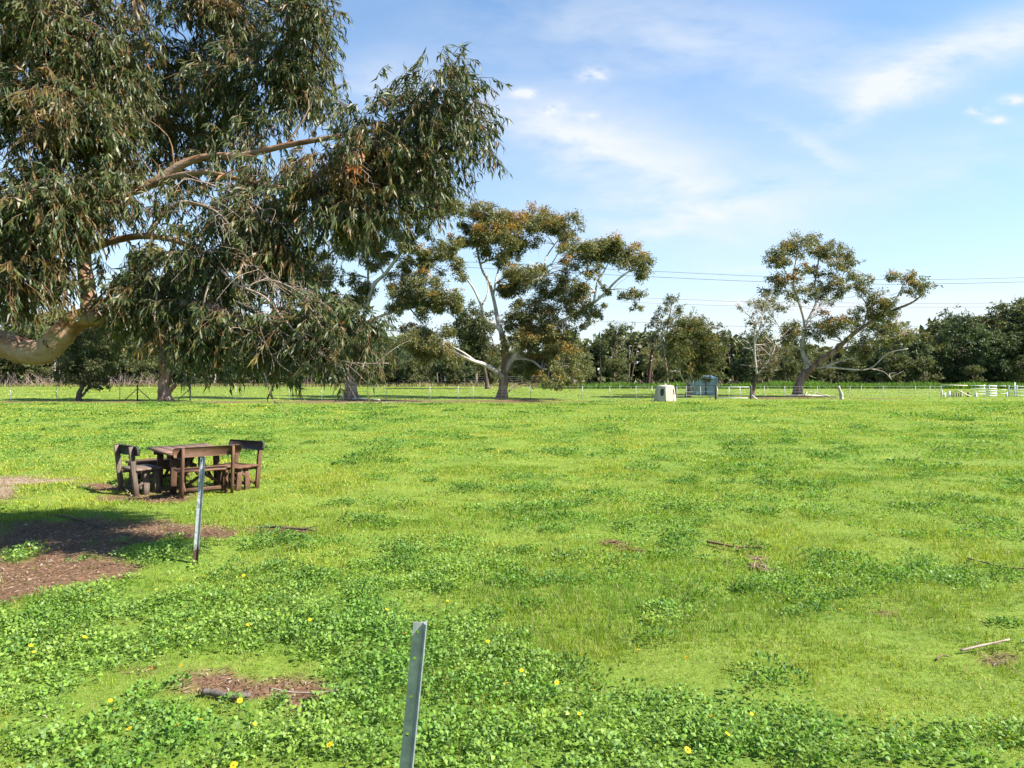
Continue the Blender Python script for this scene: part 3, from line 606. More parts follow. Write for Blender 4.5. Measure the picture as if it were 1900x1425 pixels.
gum('gum_tree', 'leaning gum with a long bare sloping limb and stripped brown bark', (1478, 735), 58, [
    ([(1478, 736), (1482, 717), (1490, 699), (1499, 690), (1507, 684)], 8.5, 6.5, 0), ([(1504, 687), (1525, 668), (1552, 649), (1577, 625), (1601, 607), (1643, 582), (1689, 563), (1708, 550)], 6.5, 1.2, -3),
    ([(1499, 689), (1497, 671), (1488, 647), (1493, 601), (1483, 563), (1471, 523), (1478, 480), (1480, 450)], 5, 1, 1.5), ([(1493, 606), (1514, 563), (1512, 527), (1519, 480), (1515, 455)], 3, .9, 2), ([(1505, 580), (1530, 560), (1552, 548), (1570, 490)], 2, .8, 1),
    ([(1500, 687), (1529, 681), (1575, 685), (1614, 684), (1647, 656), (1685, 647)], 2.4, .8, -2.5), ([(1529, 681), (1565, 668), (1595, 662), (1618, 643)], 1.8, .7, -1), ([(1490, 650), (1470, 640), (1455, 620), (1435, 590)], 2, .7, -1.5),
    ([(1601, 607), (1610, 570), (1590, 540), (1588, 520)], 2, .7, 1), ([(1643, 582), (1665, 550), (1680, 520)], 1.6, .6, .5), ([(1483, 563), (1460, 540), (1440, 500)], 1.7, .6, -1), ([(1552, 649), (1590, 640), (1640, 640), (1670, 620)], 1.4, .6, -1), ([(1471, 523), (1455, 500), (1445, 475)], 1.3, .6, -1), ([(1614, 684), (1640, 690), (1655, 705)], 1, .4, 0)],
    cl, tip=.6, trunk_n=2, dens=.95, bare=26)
# --- gum behind the big tree
c650 = [(745, 439, 20), (766, 453, 18), (779, 426, 15), (803, 479, 17), (779, 489, 18), (752, 495, 15), (784, 513, 14), (734, 539, 20), (766, 542, 20), (803, 539, 22), (839, 547, 18), (818, 563, 20), (784, 565, 17), (739, 563, 18), (608, 516, 18), (576, 532, 20), (566, 558, 17), (613, 545, 13), (645, 558, 18), (653, 579, 14), (682, 532, 18), (642, 518, 14), (668, 548, 14), (792, 611, 24), (766, 632, 20), (813, 632, 22), (818, 653, 18), (779, 650, 18),
        (818, 366, 26), (834, 387, 18), (789, 345, 15), (800, 390, 12), (600, 480, 24), (640, 460, 26), (690, 450, 26), (720, 430, 22), (560, 500, 22), (700, 490, 16), (620, 590, 18), (590, 610, 16), (840, 665, 13), (750, 610, 10), (725, 470, 14), (850, 575, 12), (700, 400, 20), (650, 410, 22)]
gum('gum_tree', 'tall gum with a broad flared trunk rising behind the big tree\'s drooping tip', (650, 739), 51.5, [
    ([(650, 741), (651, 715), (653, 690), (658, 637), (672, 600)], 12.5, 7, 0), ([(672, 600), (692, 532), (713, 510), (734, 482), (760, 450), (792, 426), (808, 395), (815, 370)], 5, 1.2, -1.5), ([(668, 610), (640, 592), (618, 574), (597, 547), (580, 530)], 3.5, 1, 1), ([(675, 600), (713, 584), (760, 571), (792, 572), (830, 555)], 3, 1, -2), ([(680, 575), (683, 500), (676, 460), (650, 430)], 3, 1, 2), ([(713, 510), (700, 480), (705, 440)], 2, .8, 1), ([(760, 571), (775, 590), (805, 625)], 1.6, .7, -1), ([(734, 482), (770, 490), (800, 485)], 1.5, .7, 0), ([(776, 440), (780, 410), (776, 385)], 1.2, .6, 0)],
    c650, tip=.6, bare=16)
# --- tree with the broken stub, mostly hidden
c310 = [(x, y, r) for x, y, r in zip(rng.uniform(215, 470, 34), rng.uniform(470, 655, 34), rng.uniform(14, 24, 34))]
gum('gum_tree', 'thick brown trunked gum with a broken stub leaning right at its foot', (308, 745), 49, [
    ([(308, 747), (305, 725), (304, 700), (306, 660), (312, 620)], 11, 7.5, 0), ([(309, 735), (318, 722), (328, 712)], 5, 3.6, -.6), ([(312, 620), (340, 580), (380, 540), (430, 500)], 5, 1, -1), ([(312, 625), (290, 580), (260, 540), (240, 490)], 5, 1, 1.5), ([(312, 620), (320, 560), (330, 490)], 4, 1, 0)],
    c310, tip=.3, trunk_n=2, dens=.8)
# --- small dark tree by the fence, far left
gum('small_tree', 'small dark bushy tree with a forked leaning trunk, leftmost along the fence', (146, 745), 49.5, [
    ([(146, 746), (147, 730), (153, 716), (148, 700), (146, 680)], 5, 3, 0), ([(152, 735), (162, 722), (168, 705), (176, 690)], 2.5, 1, -.4), ([(146, 685), (135, 665), (128, 645)], 2, .7, .3), ([(147, 685), (165, 655), (170, 630)], 2, .7, -.3)],
    [(130, 690, 18), (155, 680, 20), (178, 690, 16), (150, 655, 22), (120, 660, 18), (180, 660, 18), (140, 630, 20), (170, 625, 18), (115, 635, 14), (190, 710, 10), (172, 715, 9), (150, 605, 16), (125, 608, 12)], pal=OLIVE_D, tip=.12, trunk_bark='bark_dark', bark='bark_dark', dens=1.1)
# --- dark tree just behind the middle gum
gum('small_tree', 'dark small tree with a black slanting trunk behind the pale limbed gum', (905, 721), 83, [([(906, 723), (903, 708), (900, 690), (893, 660)], 4.5, 2.5, 0), ([(900, 690), (885, 650), (870, 620)], 2.5, .8, 1), ([(896, 670), (915, 640), (905, 610)], 2, .8, 1)],
    [(870, 600, 22), (890, 585, 16), (855, 615, 18), (895, 610, 20), (880, 635, 22), (905, 640, 18), (860, 645, 18), (910, 665, 16), (885, 665, 18), (868, 580, 14)], pal=OLIVE_D, tip=.05, trunk_bark='bark_dark', bark='bark_dark', lsize=(.34, .13), dens=.9)
# --- round green tree in front of the blue shed
cr_ = [(1282 + 46 * math.cos(a) * r, 646 + 50 * math.sin(a) * r, rad) for a, r, rad in zip(rng.random(46) * 6.283, np.sqrt(rng.random(46)), rng.uniform(9, 16, 46))] + [(1320, 685, 11), (1312, 700, 9), (1322, 665, 10), (1245, 690, 10), (1275, 600, 13), (1290, 596, 11), (1300, 692, 10)]
gum('bushy_tree', 'round bushy green tree standing in front of the blue green shed', (1276, 740), 55.5, [([(1276, 741), (1277, 725), (1277, 714)], 4.8, 3.6, 0), ([(1277, 718), (1268, 705), (1261, 690), (1257, 660)], 2.2, .8, -.5), ([(1277, 716), (1286, 698), (1295, 680), (1300, 650)], 2.6, .8, .5), ([(1277, 714), (1280, 690), (1283, 650), (1280, 610)], 2.4, .7, 0)],
    cr_, pal=[(0.085, 0.105, 0.030), (0.11, 0.125, 0.035), (0.075, 0.10, 0.034), (0.13, 0.135, 0.04)], tip=.25, dens=.85, lsize=(.2, .06), trunk_bark='bark_dark', flat=1.0)
# --- thin half-bare tree by the gate
gum('sparse_tree', 'thin half bare tree with a dark slanting trunk beside the wire gate', (1394, 740), 54.5, [([(1394, 741), (1398, 720), (1402, 704), (1406, 694)], 4.4, 3, 0), ([(1405, 697), (1401, 665), (1400, 640), (1399, 600), (1386, 582), (1370, 567)], 2.4, .5, -.5), ([(1406, 694), (1424, 672), (1436, 650), (1440, 625)], 2, .6, .6), ([(1400, 640), (1412, 600), (1416, 575), (1411, 562)], 1.4, .4, .5), ([(1401, 660), (1388, 630), (1382, 600)], 1.1, .4, .5)],
    [(1400, 615, 11), (1418, 640, 20), (1434, 660, 18), (1410, 596, 10), (1425, 612, 13), (1412, 668, 14), (1440, 640, 14), (1390, 600, 7), (1374, 572, 6), (1428, 685, 10), (1400, 580, 6)], pal=[(0.12, 0.11, 0.06), (0.14, 0.12, 0.07), (0.10, 0.10, 0.05)], tip=.1, dens=.42, bare=60, trunk_bark='bark_dark', twig_r=.025)
# --- tall thin-leaved tree behind the round one
gum('sparse_tree', 'tall thin leaved gum rising behind the round bushy tree', (1236, 718), 92, [([(1238, 719), (1237, 690), (1233, 650), (1240, 600), (1246, 565)], 3.0, .8, 0), ([(1235, 650), (1222, 620), (1215, 590)], 1.4, .5, 1), ([(1236, 640), (1255, 610), (1275, 585), (1300, 590)], 1.4, .5, -1), ([(1250, 618), (1290, 605), (1325, 605)], 1.2, .4, -1)],
    [(1228, 572, 11), (1244, 562, 12), (1214, 592, 10), (1262, 572, 11), (1232, 598, 11), (1255, 596, 11), (1284, 592, 10), (1306, 596, 9), (1325, 606, 8), (1218, 618, 10), (1240, 625, 12), (1206, 605, 7), (1345, 618, 7), (1270, 610, 10), (1212, 640, 12), (1250, 552, 8)], pal=OLIVE_D, tip=.2, dens=.5, lsize=(.34, .12))

# --- the far bush: single trees in front, a mass behind
def bush_proto(kind):
    """a bush tree of about 10 m built round its own base"""
    h = {0: 10., 1: 9., 2: 11., 3: 8.5, 4: 10.5, 5: 6.0}[kind]; tr, tw, cr = MB(), MB(), MB()
    pal = {0: [(0.110, 0.125, 0.058), (0.135, 0.145, 0.068), (0.09, 0.11, 0.05)], 1: OLIVE_D, 2: [(0.145, 0.15, 0.062), (0.17, 0.165, 0.07), (0.12, 0.13, 0.055)], 3: [(0.06, 0.085, 0.04), (0.05, 0.074, 0.036), (0.075, 0.098, 0.046)], 4: OLIVE_D, 5: [(0.07, 0.085, 0.032), (0.09, 0.10, 0.04)]}[kind]
    lean = rng.normal(0, .5, 2); low = {0: .32, 1: .22, 2: .38, 3: .12, 4: .30, 5: .05}[kind]; wdt = {0: 3.2, 1: 3.0, 2: 2.8, 3: 3.8, 4: 3.0, 5: 2.6}[kind]
    tp, _ = tube(tr, [(0, 0, -.1), (lean[0] * .3, lean[1] * .3, h * .3), (lean[0], lean[1], h * .62), (lean[0] * 1.2, lean[1], h * .88)], .17, .05, 6, 4, lump=.05)
    paths, rads = [], []
    for q in range(34 if kind != 5 else 22):
        z = rng.uniform(low, .97) ; prof = math.sin(math.pi * min(1, (z - low * .6) / (1.08 - low * .6))) ** .6
        a = rng.random() * 6.283; r = wdt * prof * math.sqrt(rng.random()) * rng.choice([.75, 1.1]); c = np.array([math.cos(a) * r + lean[0] * z, math.sin(a) * r + lean[1] * z, z * h])
        w = rng.uniform(.7, 1.25) * (1 if kind != 5 else .85)
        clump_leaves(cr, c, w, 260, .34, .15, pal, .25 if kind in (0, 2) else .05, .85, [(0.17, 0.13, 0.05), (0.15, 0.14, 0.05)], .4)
        j = np.argmin(np.abs(tp[:, 2] - (c[2] - .25 * r - .6))); s0 = tp[j]; m = s0 * .5 + c * .5 + np.array([0, 0, rng.uniform(-.2, .5)])
        paths.append(smooth_path([s0, m, c], 3)); rads.append(np.linspace(.065, .02, len(paths[-1])))
    tubes(tw, np.array(paths), np.array(rads), 3)
    root = thing('bush_tree', (0, 0, 0), 'x', 'tree'); tr.build('trunk', M['bark_pale' if kind in (0, 2) else 'bark_dark'], root, True); tw.build('branches', M['bark_pale' if kind in (0, 2) else 'bark_dark'], root, True)['kind'] = 'stuff'
    cr.c = [c * 1.25 for c in cr.c]; cr.build('crown', M['leaf_far'], root)['kind'] = 'stuff'; return root
def far_bush():
    protos = [bush_proto(k) for k in range(6)]; used = [False] * 6
    NM = ['grey green', 'dark olive', 'yellowish green', 'deep green', 'dark', 'low shrubby']
    def place(px, d, k, s, seg, row=''):
        if used[k]: o = copy_tree(protos[k])
        else: o = protos[k]; used[k] = True
        o.location = ((px - 950) / FPX * d, d, 0); o.rotation_euler = (0, 0, rng.random() * 6.283); o.scale = (s * rng.uniform(.9, 1.25), s * rng.uniform(.9, 1.25), s)
        o['label'] = '%s%s %s in far treeline %s' % (row, NM[k], 'shrub' if k == 5 else 'tree', seg); o['group'] = '%s%s treeline %s %s' % (row, NM[k], 'shrubs' if k == 5 else 'trees', seg); o['category'] = 'shrub' if k == 5 else 'tree'
    def top(px):      # row of the treetops along the photo
        return np.interp(px, [-400, 0, 500, 700, 860, 1000, 1100, 1180, 1260, 1340, 1420, 1560, 1680, 1720, 1770, 1830, 1880, 1950, 2300], [560, 600, 590, 615, 640, 640, 618, 606, 625, 612, 626, 640, 620, 592, 585, 602, 580, 565, 570])
    SEG = [(60, 'at the left edge'), (230, 'behind the small forked tree'), (400, 'behind the stub trunked gum'), (560, 'right of the stub trunked gum'), (720, 'behind the flared trunk'), (840, 'right of the flared trunk'), (1000, 'behind the pale limbed gum'), (1120, 'right of the pale limbed gum'), (1200, 'left of the power pole'), (1330, 'behind the bushy tree'), (1420, 'behind the wire gate'), (1540, 'behind the leaning gum'), (1640, 'behind the grey stump'), (1740, 'left of the stock yards'), (1830, 'behind the stock yards'), (9999, 'at the right edge')]
    def seg(px): return next(t for q, t in SEG if px < q)
    for row, (d, step, k_) in enumerate(((103, 58, .92), (111, 62, 1.0))):
        px = -130.0 + row * 30
        while px < 2040:
            p = px + rng.normal(0, 9); k = int(rng.choice([0, 1, 2, 3, 4], p=[.26, .22, .2, .16, .16]))
            if p > 1790 and row == 0: k = int(rng.choice([3, 3, 4, 1]))
            t = top(p) + rng.choice([-26, -8, 0, 10, 22, 34]) + rng.uniform(-6, 6) + (12 if row == 0 else 0); hgt = (HZ - t) / FPX * d + CAMH
            place(p, d + rng.uniform(-3, 3), k, hgt / [10., 9., 11., 8.5, 10.5, 6.][k] / .98 * k_, seg(p), 'near ' if row == 0 else 'taller '); px += step
    px = -130.0
    while px < 2040:
        place(px, 99 + rng.uniform(-1.5, 1.5), 5, rng.uniform(.45, .8), seg(px)); px += rng.uniform(60, 120)
    # the wood behind, one dark mass of trunks and foliage
    mb = MB(); n = 34000; x = rng.uniform(-118, 112, n); y = rng.uniform(117, 126, n); px = 950 + x / y * FPX
    zt = (HZ - top(px) - 12) / FPX * y + CAMH; z = zt * rng.random(n) * (0.85 + .3 * fbm(x * .3, y * .3, 3))
    pos = np.stack([x, y, z], -1); d = nrm(rng.normal(size=(n, 3)) + [0, 0, -.4]); leaves(mb, pos, d, rdir(n), rng.uniform(1.0, 1.9, n), rng.uniform(.5, 1.0, n), leaf_cols(n, OLIVE_D, .3))
    paths = []; 
    for q in range(260):
        x0 = rng.uniform(-140, 140); y0 = rng.uniform(106, 122); l = rng.normal(0, .8); paths.append([(x0, y0, -.1), (x0 + l * .4, y0, 2.5), (x0 + l, y0, 6.5)])
    tubes(mb, np.array(paths), np.tile([.12, .10, .06], (260, 1)), 5, np.array([(.15, .12, .10)]).repeat(260, 0) * rng.uniform(.5, 2.2, (260, 1)))
    tag(mb.build('distant_wood', M['leaf_far']), 'dark mass of woodland behind the far treeline', 'woodland', kind='stuff')
    # grey bare scrub at the foot of the bush, left
    mb = MB(); n = 900; x = np.concatenate([rng.uniform(-78, -50, n // 2), rng.uniform(-50, 60, n // 2)]); y = rng.uniform(97, 101, n); p = []
    for i in range(n):
        e = rng.normal(0, .9, 3); e[2] = rng.uniform(.5, 2.2) * (1 if i < n // 2 else .6); a = np.array([x[i], y[i], 0.]); p.append([a, a + e * .5 + rng.normal(0, .2, 3), a + e])
    tubes(mb, np.array(p), np.tile([.03, .022, .012], (n, 1)), 3)
    tag(mb.build('bare_scrub', M['deadwood']), 'tangle of bare grey scrub at the foot of the far bush', 'scrub', kind='stuff')
far_bush()

# ------------------------------------------------------------------ the big eucalypt on the left
def big_tree():
    D = 8.6
    org = np.array([-9.6, 9.4, 0.0]); root = thing('eucalyptus_tree', org, 'huge spreading eucalypt with drooping leaves overhanging from the left', 'tree')
    tr, lb, br, tw, dead = MB(), MB(), MB(), MB(), MB()
    LP = []
    def limb(mb, pts, r0, r1, sides=10, power=1.0, lump=.03):
        p3 = np.array([P(a, b, d) for a, b, d in pts]); q = MB(); p, r = tube(q, p3, W_(r0, D), W_(r1, D), sides, 6, lump=lump, power=power); LP.append((p, r)); q.v = [v - org for v in q.v]; q.build('limb', M['bark_big'], root, True); return p
    tube(tr, [(-9.6, 9.4, -.2), (-9.5, 9.35, 1.2), (-9.35, 9.3, 2.6), (-9.5, 9.4, 4.5), (-9.2, 9.6, 7.0), (-8.8, 9.8, 9.5)], .62, .30, 14, 5, lump=.03)
    # low limb that sags, kinks up and divides
    limb(lb, [(-440, 560, 9.3), (-250, 590, 9.0), (-100, 612, 8.8), (0, 636, 8.6), (45, 652, 8.5), (85, 651, 8.45), (112, 624, 8.4), (140, 596, 8.4), (168, 586, 8.4)], 27, 18, 16, lump=.06)
    limb(lb, [(160, 592, 8.4), (166, 560, 8.45), (160, 520, 8.5), (155, 470, 8.6), (160, 410, 8.7), (200, 370, 8.8), (255, 350, 8.8)], 15, 10, 10)
    limb(lb, [(160, 590, 8.4), (200, 592, 8.4), (250, 588, 8.3), (310, 568, 8.2), (370, 566, 8.1), (420, 582, 8.0), (470, 606, 7.9), (520, 622, 7.8)], 15, 5, 10)
    limb(lb, [(255, 352, 8.8), (290, 335, 8.8), (340, 304, 8.8), (385, 291, 8.8), (450, 288, 8.7), (530, 270, 8.6), (610, 256, 8.5), (690, 243, 8.4), (770, 215, 8.4), (820, 170, 8.4)], 9.5, 2, 9)
    limb(lb, [(285, 342, 8.8), (330, 326, 8.7), (385, 320, 8.6), (450, 335, 8.4), (540, 350, 8.3), (640, 360, 8.2), (720, 350, 8.1)], 6.5, 1.6, 8)
    limb(lb, [(155, 470, 8.6), (200, 450, 8.5), (263, 438, 8.4), (324, 446, 8.3), (368, 467, 8.2), (405, 496, 8.1)], 8, 3, 8)
    limb(lb, [(272, 440, 8.4), (297, 404, 8.4), (329, 380, 8.4), (358, 378, 8.3), (400, 388, 8.2), (440, 398, 8.1)], 5.5, 1.5, 8)
    limb(lb, [(160, 400, 8.7), (190, 300, 9.2), (260, 230, 9.6), (340, 190, 9.8), (440, 150, 9.8), (540, 100, 9.6)], 10, 2, 8)
    limb(lb, [(-440, 300, 9.6), (-250, 200, 9.2), (-80, 130, 8.8), (60, 80, 8.5), (160, 50, 8.3)], 18, 4, 8)
    limb(lb, [(-380, 50, 9.6), (-150, -80, 9.6), (100, -150, 9.8), (350, -80, 10.0), (520, 20, 9.8)], 16, 3, 8)
    limb(lb, [(-100, 612, 8.8), (-60, 540, 8.3), (0, 470, 7.9), (50, 430, 7.6)], 11, 3, 8)
    limb(lb, [(470, 606, 7.9), (540, 590, 7.8), (620, 600, 7.7), (690, 622, 7.6)], 4, 1.2, 7)
    # lobes of foliage: cx, cy, rx, ry, depth, how full
    LOBES = [(395, 225, 105, 42, 9.7, .9), (270, 250, 70, 55, 9.3, .6), (300, 330, 60, 40, 9.4, .5), (110, 60, 190, 120, 8.3, 1.0), (360, 40, 150, 90, 9.6, 1.0), (545, 60, 90, 95, 9.3, 1.0), (470, 165, 120, 70, 9.4, 1.0), (560, 160, 62, 60, 9.2, .9), (330, 150, 120, 90, 9.8, .8), (90, 220, 140, 110, 8.0, 1.0), (235, 170, 90, 110, 8.8, .8),
             (60, 390, 100, 110, 7.7, 1.05), (15, 520, 70, 75, 7.6, .9), (170, 370, 90, 70, 8.2, .8), (180, 270, 90, 60, 8.5, .8), (120, 480, 70, 60, 8.0, .65), (240, 525, 70, 60, 8.2, .7), (230, 620, 85, 50, 8.3, .8),
             (805, 180, 70, 58, 8.4, .95), (838, 245, 55, 60, 8.35, .9), (770, 250, 80, 60, 8.4, .95), (690, 225, 60, 30, 8.5, .6), (785, 320, 72, 55, 8.3, .95), (690, 300, 90, 55, 8.3, .9), (620, 330, 90, 55, 8.3, .8), (690, 390, 90, 50, 8.2, .95), (600, 410, 90, 50, 8.2, .8), (505, 330, 70, 50, 8.6, .7),
             (500, 420, 75, 60, 8.2, .8), (515, 495, 45, 50, 8.1, .8), (450, 480, 75, 60, 8.1, .85), (340, 490, 75, 55, 8.2, .8), (340, 410, 70, 40, 8.5, .5), (400, 300, 70, 35, 8.9, .4), (470, 250, 60, 35, 9.0, .5), (330, 640, 95, 55, 8.1, .95), (440, 650, 95, 52, 7.9, .95), (545, 628, 66, 40, 7.7, 1.1), (612, 624, 66, 26, 7.5, 1.5), (664, 634, 38, 18, 7.4, 1.3), (590, 596, 70, 18, 7.6, 1.0), (280, 570, 60, 40, 8.3, .6),
             (-200, 100, 230, 220, 9.0, .45), (-150, 380, 170, 150, 8.6, .5), (150, -170, 300, 130, 9.4, .35), (480, -110, 150, 90, 9.8, .4), (-330, -150, 220, 180, 9.8, .3)]
    al = np.concatenate([p for p, _ in LP]); ar = np.concatenate([r for _, r in LP])
    starts, dirs = [], []; bp, brd = [], []
    for (cx, cy, rx, ry, d, full) in LOBES:
        cy = cy - (34 if cy > 590 and cx < 500 else 0)
        c = P(cx, cy, d); R3 = np.array([W_(rx, d), W_((rx + ry) / 2, d) * 1.05, W_(ry, d)])
        n = int(full * 0.035 * rx * ry + 20); R3 = R3 * np.array([.86, .86, .74]); c = c + np.array([0, 0, W_(14, d)])
        # shoots gather on a few boughs inside the lobe so that gaps open between them
        nb = max(4, n // 22); bough = c + rdir(nb) * (rng.random((nb, 1)) ** .4) * R3 * .92
        k = rng.integers(0, nb, n); s = bough[k] + rng.normal(0, .15, (n, 3)) * [1, 1, .75]
        spx = s[:, 0] / s[:, 1] * FPX + 950; spy = HZ - (s[:, 2] - CAMH) / s[:, 1] * FPX
        hid = ((spx > -60) & (spx < 95) & (spy > 565)) | ((spx >= 95) & (spx < 205) & (spy > 525)) | ((spx > 136) & (spx < 184) & (spy > 425) & (spy < 530)) | ((spx > 262) & (spx < 392) & (np.abs(spy - (480 - .5 * spx) + 35) < 42)) | ((spx > 520) & (spx < 625) & (spy > 222) & (spy < 272)); s = s[~(hid & ((s[:, 1] < 8.85) | (spy > 525)))]; n = len(s)
        starts.append(s); o = s - c; dirs.append(nrm(nrm(o / R3) * .7 + rng.normal(0, .5, (n, 3)) + [0, 0, -.25]))
        for b in bough:
            j = np.argmin(np.linalg.norm(al - b, axis=1) + np.where(al[:, 2] > b[2] + .2, .3, 0)); s0 = al[j]; Ln = np.linalg.norm(b - s0)
            m = s0 * .65 + b * .35 + np.array([0, 0, .14 * Ln]) + rng.normal(0, .09 * Ln, 3); m2 = s0 * .3 + b * .7 + np.array([0, 0, .12 * Ln]) + rng.normal(0, .10 * Ln, 3); bp.append(smooth_path([s0, m, m2, b], 3)); r0 = min(ar[j] * .5, .006 + .007 * Ln); brd.append(np.linspace(r0, .003, len(bp[-1])))
    s = np.concatenate(starts); d0 = np.concatenate(dirs); n = len(s); Ln = rng.uniform(.18, .38, n)[:, None]
    t = np.linspace(0, 1, 3)[None, :, None]
    path = s[:, None] + d0[:, None] * Ln[:, None] * t + np.array([0, 0, -1.0]) * (Ln[:, None] * .45) * t ** 2
    tubes(br, np.array(bp), np.array(brd), 5)
    tubes(tw, path, np.tile(np.linspace(.0045, .0018, 3), (n, 1)), 3)
    NLf = 17; u = rng.random((n, NLf)); seg = np.clip((u * 2).astype(int), 0, 1); f = (u * 2 - seg)[..., None]; ii = np.arange(n)[:, None]
    lp = (path[ii, seg] * (1 - f) + path[ii, seg + 1] * f).reshape(-1, 3); td = nrm(path[:, -1] - path[:, 0]); td = np.repeat(td, NLf, 0); N = len(lp)
    ld = nrm(td * rng.uniform(.1, .8, (N, 1)) + rng.normal(0, .36, (N, 3)) + [0, 0, -.8]); nn = nrm(rng.normal(size=(N, 3)) * [1, 1, .5])
    hue = np.repeat(fbm(s[:, 0] * 1.6 + s[:, 1] * .7 + 40, s[:, 2] * 1.6 + 11, 3) + rng.normal(0, .07, n), NLf); cl = np.array([(0.052, 0.074, 0.024), (0.070, 0.088, 0.025), (0.043, 0.064, 0.026), (0.095, 0.104, 0.028)])[rng.integers(0, 4, N)] * rng.uniform(.75, 1.3, (N, 1))
    br_ = (hue > .70) | (np.repeat(rng.random(n), NLf) > .95); cl[br_] = (np.array([(0.125, 0.095, 0.028), (0.115, 0.065, 0.026), (0.15, 0.12, 0.034)])[rng.integers(0, 3, br_.sum())]) * rng.uniform(.7, 1.3, (br_.sum(), 1))
    dry = rng.random(N) < .02; cl[dry] = np.array([.26, .12, .05]) * rng.uniform(.6, 1.3, (dry.sum(), 1))
    # the 300 leaves that show largest are single parts, the rest one crown
    dist = np.linalg.norm(lp - [0, 0, CAMH], axis=1); pxx = lp[:, 0] / lp[:, 1] * FPX + 950; pyy = HZ - (lp[:, 2] - CAMH) / lp[:, 1] * FPX
    cand = np.where((pxx > 10) & (pxx < 930) & (pyy > 10) & (pyy < 700))[0]; near = cand[np.argsort(dist[cand])[:2500]]; pick = rng.choice(near, 300, replace=False)
    keep = np.ones(N, bool); keep[pick] = False
    cr = MB(); leaves(cr, lp[keep], ld[keep], nn[keep], rng.uniform(.07, .185, keep.sum()), rng.uniform(.013, .028, keep.sum()), cl[keep], .2, .12)
    # bleached dead wood hanging through the lower crown
    def dtwig(pts, r0, r1, kids=0, ln=.6, fan=.5):
        dead = MB()
        p3 = np.array([P(*q) for q in pts]); p, _ = tube(dead, p3, W_(r0, D), W_(r1, D), 5, 5, lump=.06); pp, rr = [], []
        for q in range(kids):
            j = rng.integers(1, len(p) - 1); tg = nrm(p[min(j + 1, len(p) - 1)] - p[j - 1]); e = nrm(tg + rng.normal(0, fan, 3) + [0, 0, -.25]) * ln * rng.uniform(.3, 1.3); m = p[j] + e * .5 + rng.normal(0, .05, 3) + [0, 0, .04]
            pp.append(smooth_path([p[j], m, p[j] + e], 4)); rr.append(np.linspace(.0034, .0014, len(pp[-1])))
        if kids: tubes(dead, np.array(pp), np.array(rr), 4)
        dead.v = [v - org for v in dead.v]; dead.build('dead_branch', M['deadwood'], root, True)
    dtwig([(405, 496, 7.9), (440, 528, 7.7), (489, 550, 7.5), (524, 589, 7.4), (566, 634, 7.3), (603, 660, 7.2), (660, 674, 7.1), (721, 674, 7.0)], 2.6, .7, 40, .45)
    dtwig([(440, 560, 7.6), (480, 580, 7.4), (520, 620, 7.3), (545, 665, 7.2)], 1.5, .5, 20, .4)
    dtwig([(450, 534, 7.5), (500, 520, 7.4), (560, 545, 7.3), (600, 590, 7.2)], 1.4, .5, 16, .4)
    dtwig([(420, 590, 7.6), (470, 615, 7.4), (500, 650, 7.3), (510, 690, 7.3)], 1.2, .5, 16, .35)
    dtwig([(405, 496, 8.0), (385, 535, 7.8), (377, 570, 7.8), (374, 601, 7.8), (366, 628, 7.8)], 2.0, 1.6, 4, .25)
    dtwig([(406, 494, 8.0), (408, 540, 7.9), (413, 575, 7.9)], 1.8, 1.0, 6, .3)
    dtwig([(292, 538, 8.0), (288, 575, 7.8), (287, 604, 7.8), (295, 612, 7.8), (300, 660, 7.8), (305, 694, 7.8)], 1.5, .7, 3, .2)
    dtwig([(297, 404, 8.2), (330, 376, 8.0), (360, 376, 7.9), (400, 392, 7.8), (430, 420, 7.7)], 2.2, .6, 26, .6)
    dtwig([(340, 330, 8.4), (400, 345, 8.1), (460, 372, 7.9), (500, 400, 7.8)], 1.6, .5, 26, .6)
    dtwig([(368, 467, 8.0), (430, 470, 7.8), (480, 500, 7.6), (520, 540, 7.5)], 1.6, .5, 24, .6)
    dtwig([(620, 330, 7.9), (660, 310, 7.8), (690, 330, 7.7)], 1.2, .4, 8, .3)
    dtwig([(490, 690, 7.3), (500, 725, 7.25), (510, 745, 7.2), (519, 752, 7.2)], 1.2, .5, 3, .15)
    for m in (tr, br, tw, cr): m.v = [v - org for v in m.v]
    tr.build('trunk', M['bark_big'], root, True); br.build('branches', M['twig'], root, True)['kind'] = 'stuff'; tw.build('twigs', M['twig'], root)['kind'] = 'stuff'
    co = cr.build('crown', M['leaf_big'], root); co['kind'] = 'stuff'
    # single leaves: a few shared meshes
    protos = []
    for q in range(6):
        m = MB(); leaves(m, np.zeros((1, 3)), np.array([[0, 0, 1.0]]), np.array([[0, 1.0, 0]]), np.array([.13]), np.array([.022]), cl[pick[q]][None], .16, .1); me = m.mesh('leaf'); me.materials.append(M['leaf_big']); protos.append(me)
    from mathutils import Matrix, Vector
    for q, i in enumerate(pick):
        d = Vector(ld[i]); a = Vector(nn[i]); a = (a - d * a.dot(d)).normalized(); x = a.cross(d)
        o = bpy.data.objects.new('leaf', protos[q % 6]); COL.objects.link(o); o.parent = co
        m4 = Matrix((x, a, d)).transposed().to_4x4(); m4.translation = Vector(lp[i] - org); o.matrix_local = m4
    # tuft of dead orange leaves caught in the right lobe
    m = MB(); n = 26; pos = P(655, 300, 7.7) + rng.normal(0, .05, (n, 3)) * [1, 1, 2] - org
    leaves(m, pos, rng.normal(0, .5, (n, 3)) + [0, 0, -1], rdir(n), rng.uniform(.10, .17, n), rng.uniform(.02, .03, n), leaf_cols(n, [(.42, .17, .07), (.34, .12, .05)]), .2, .1)
    tag(m.build('dead_leaves', M['leaf_big'], root), 'tuft of dead orange leaves')
big_tree()
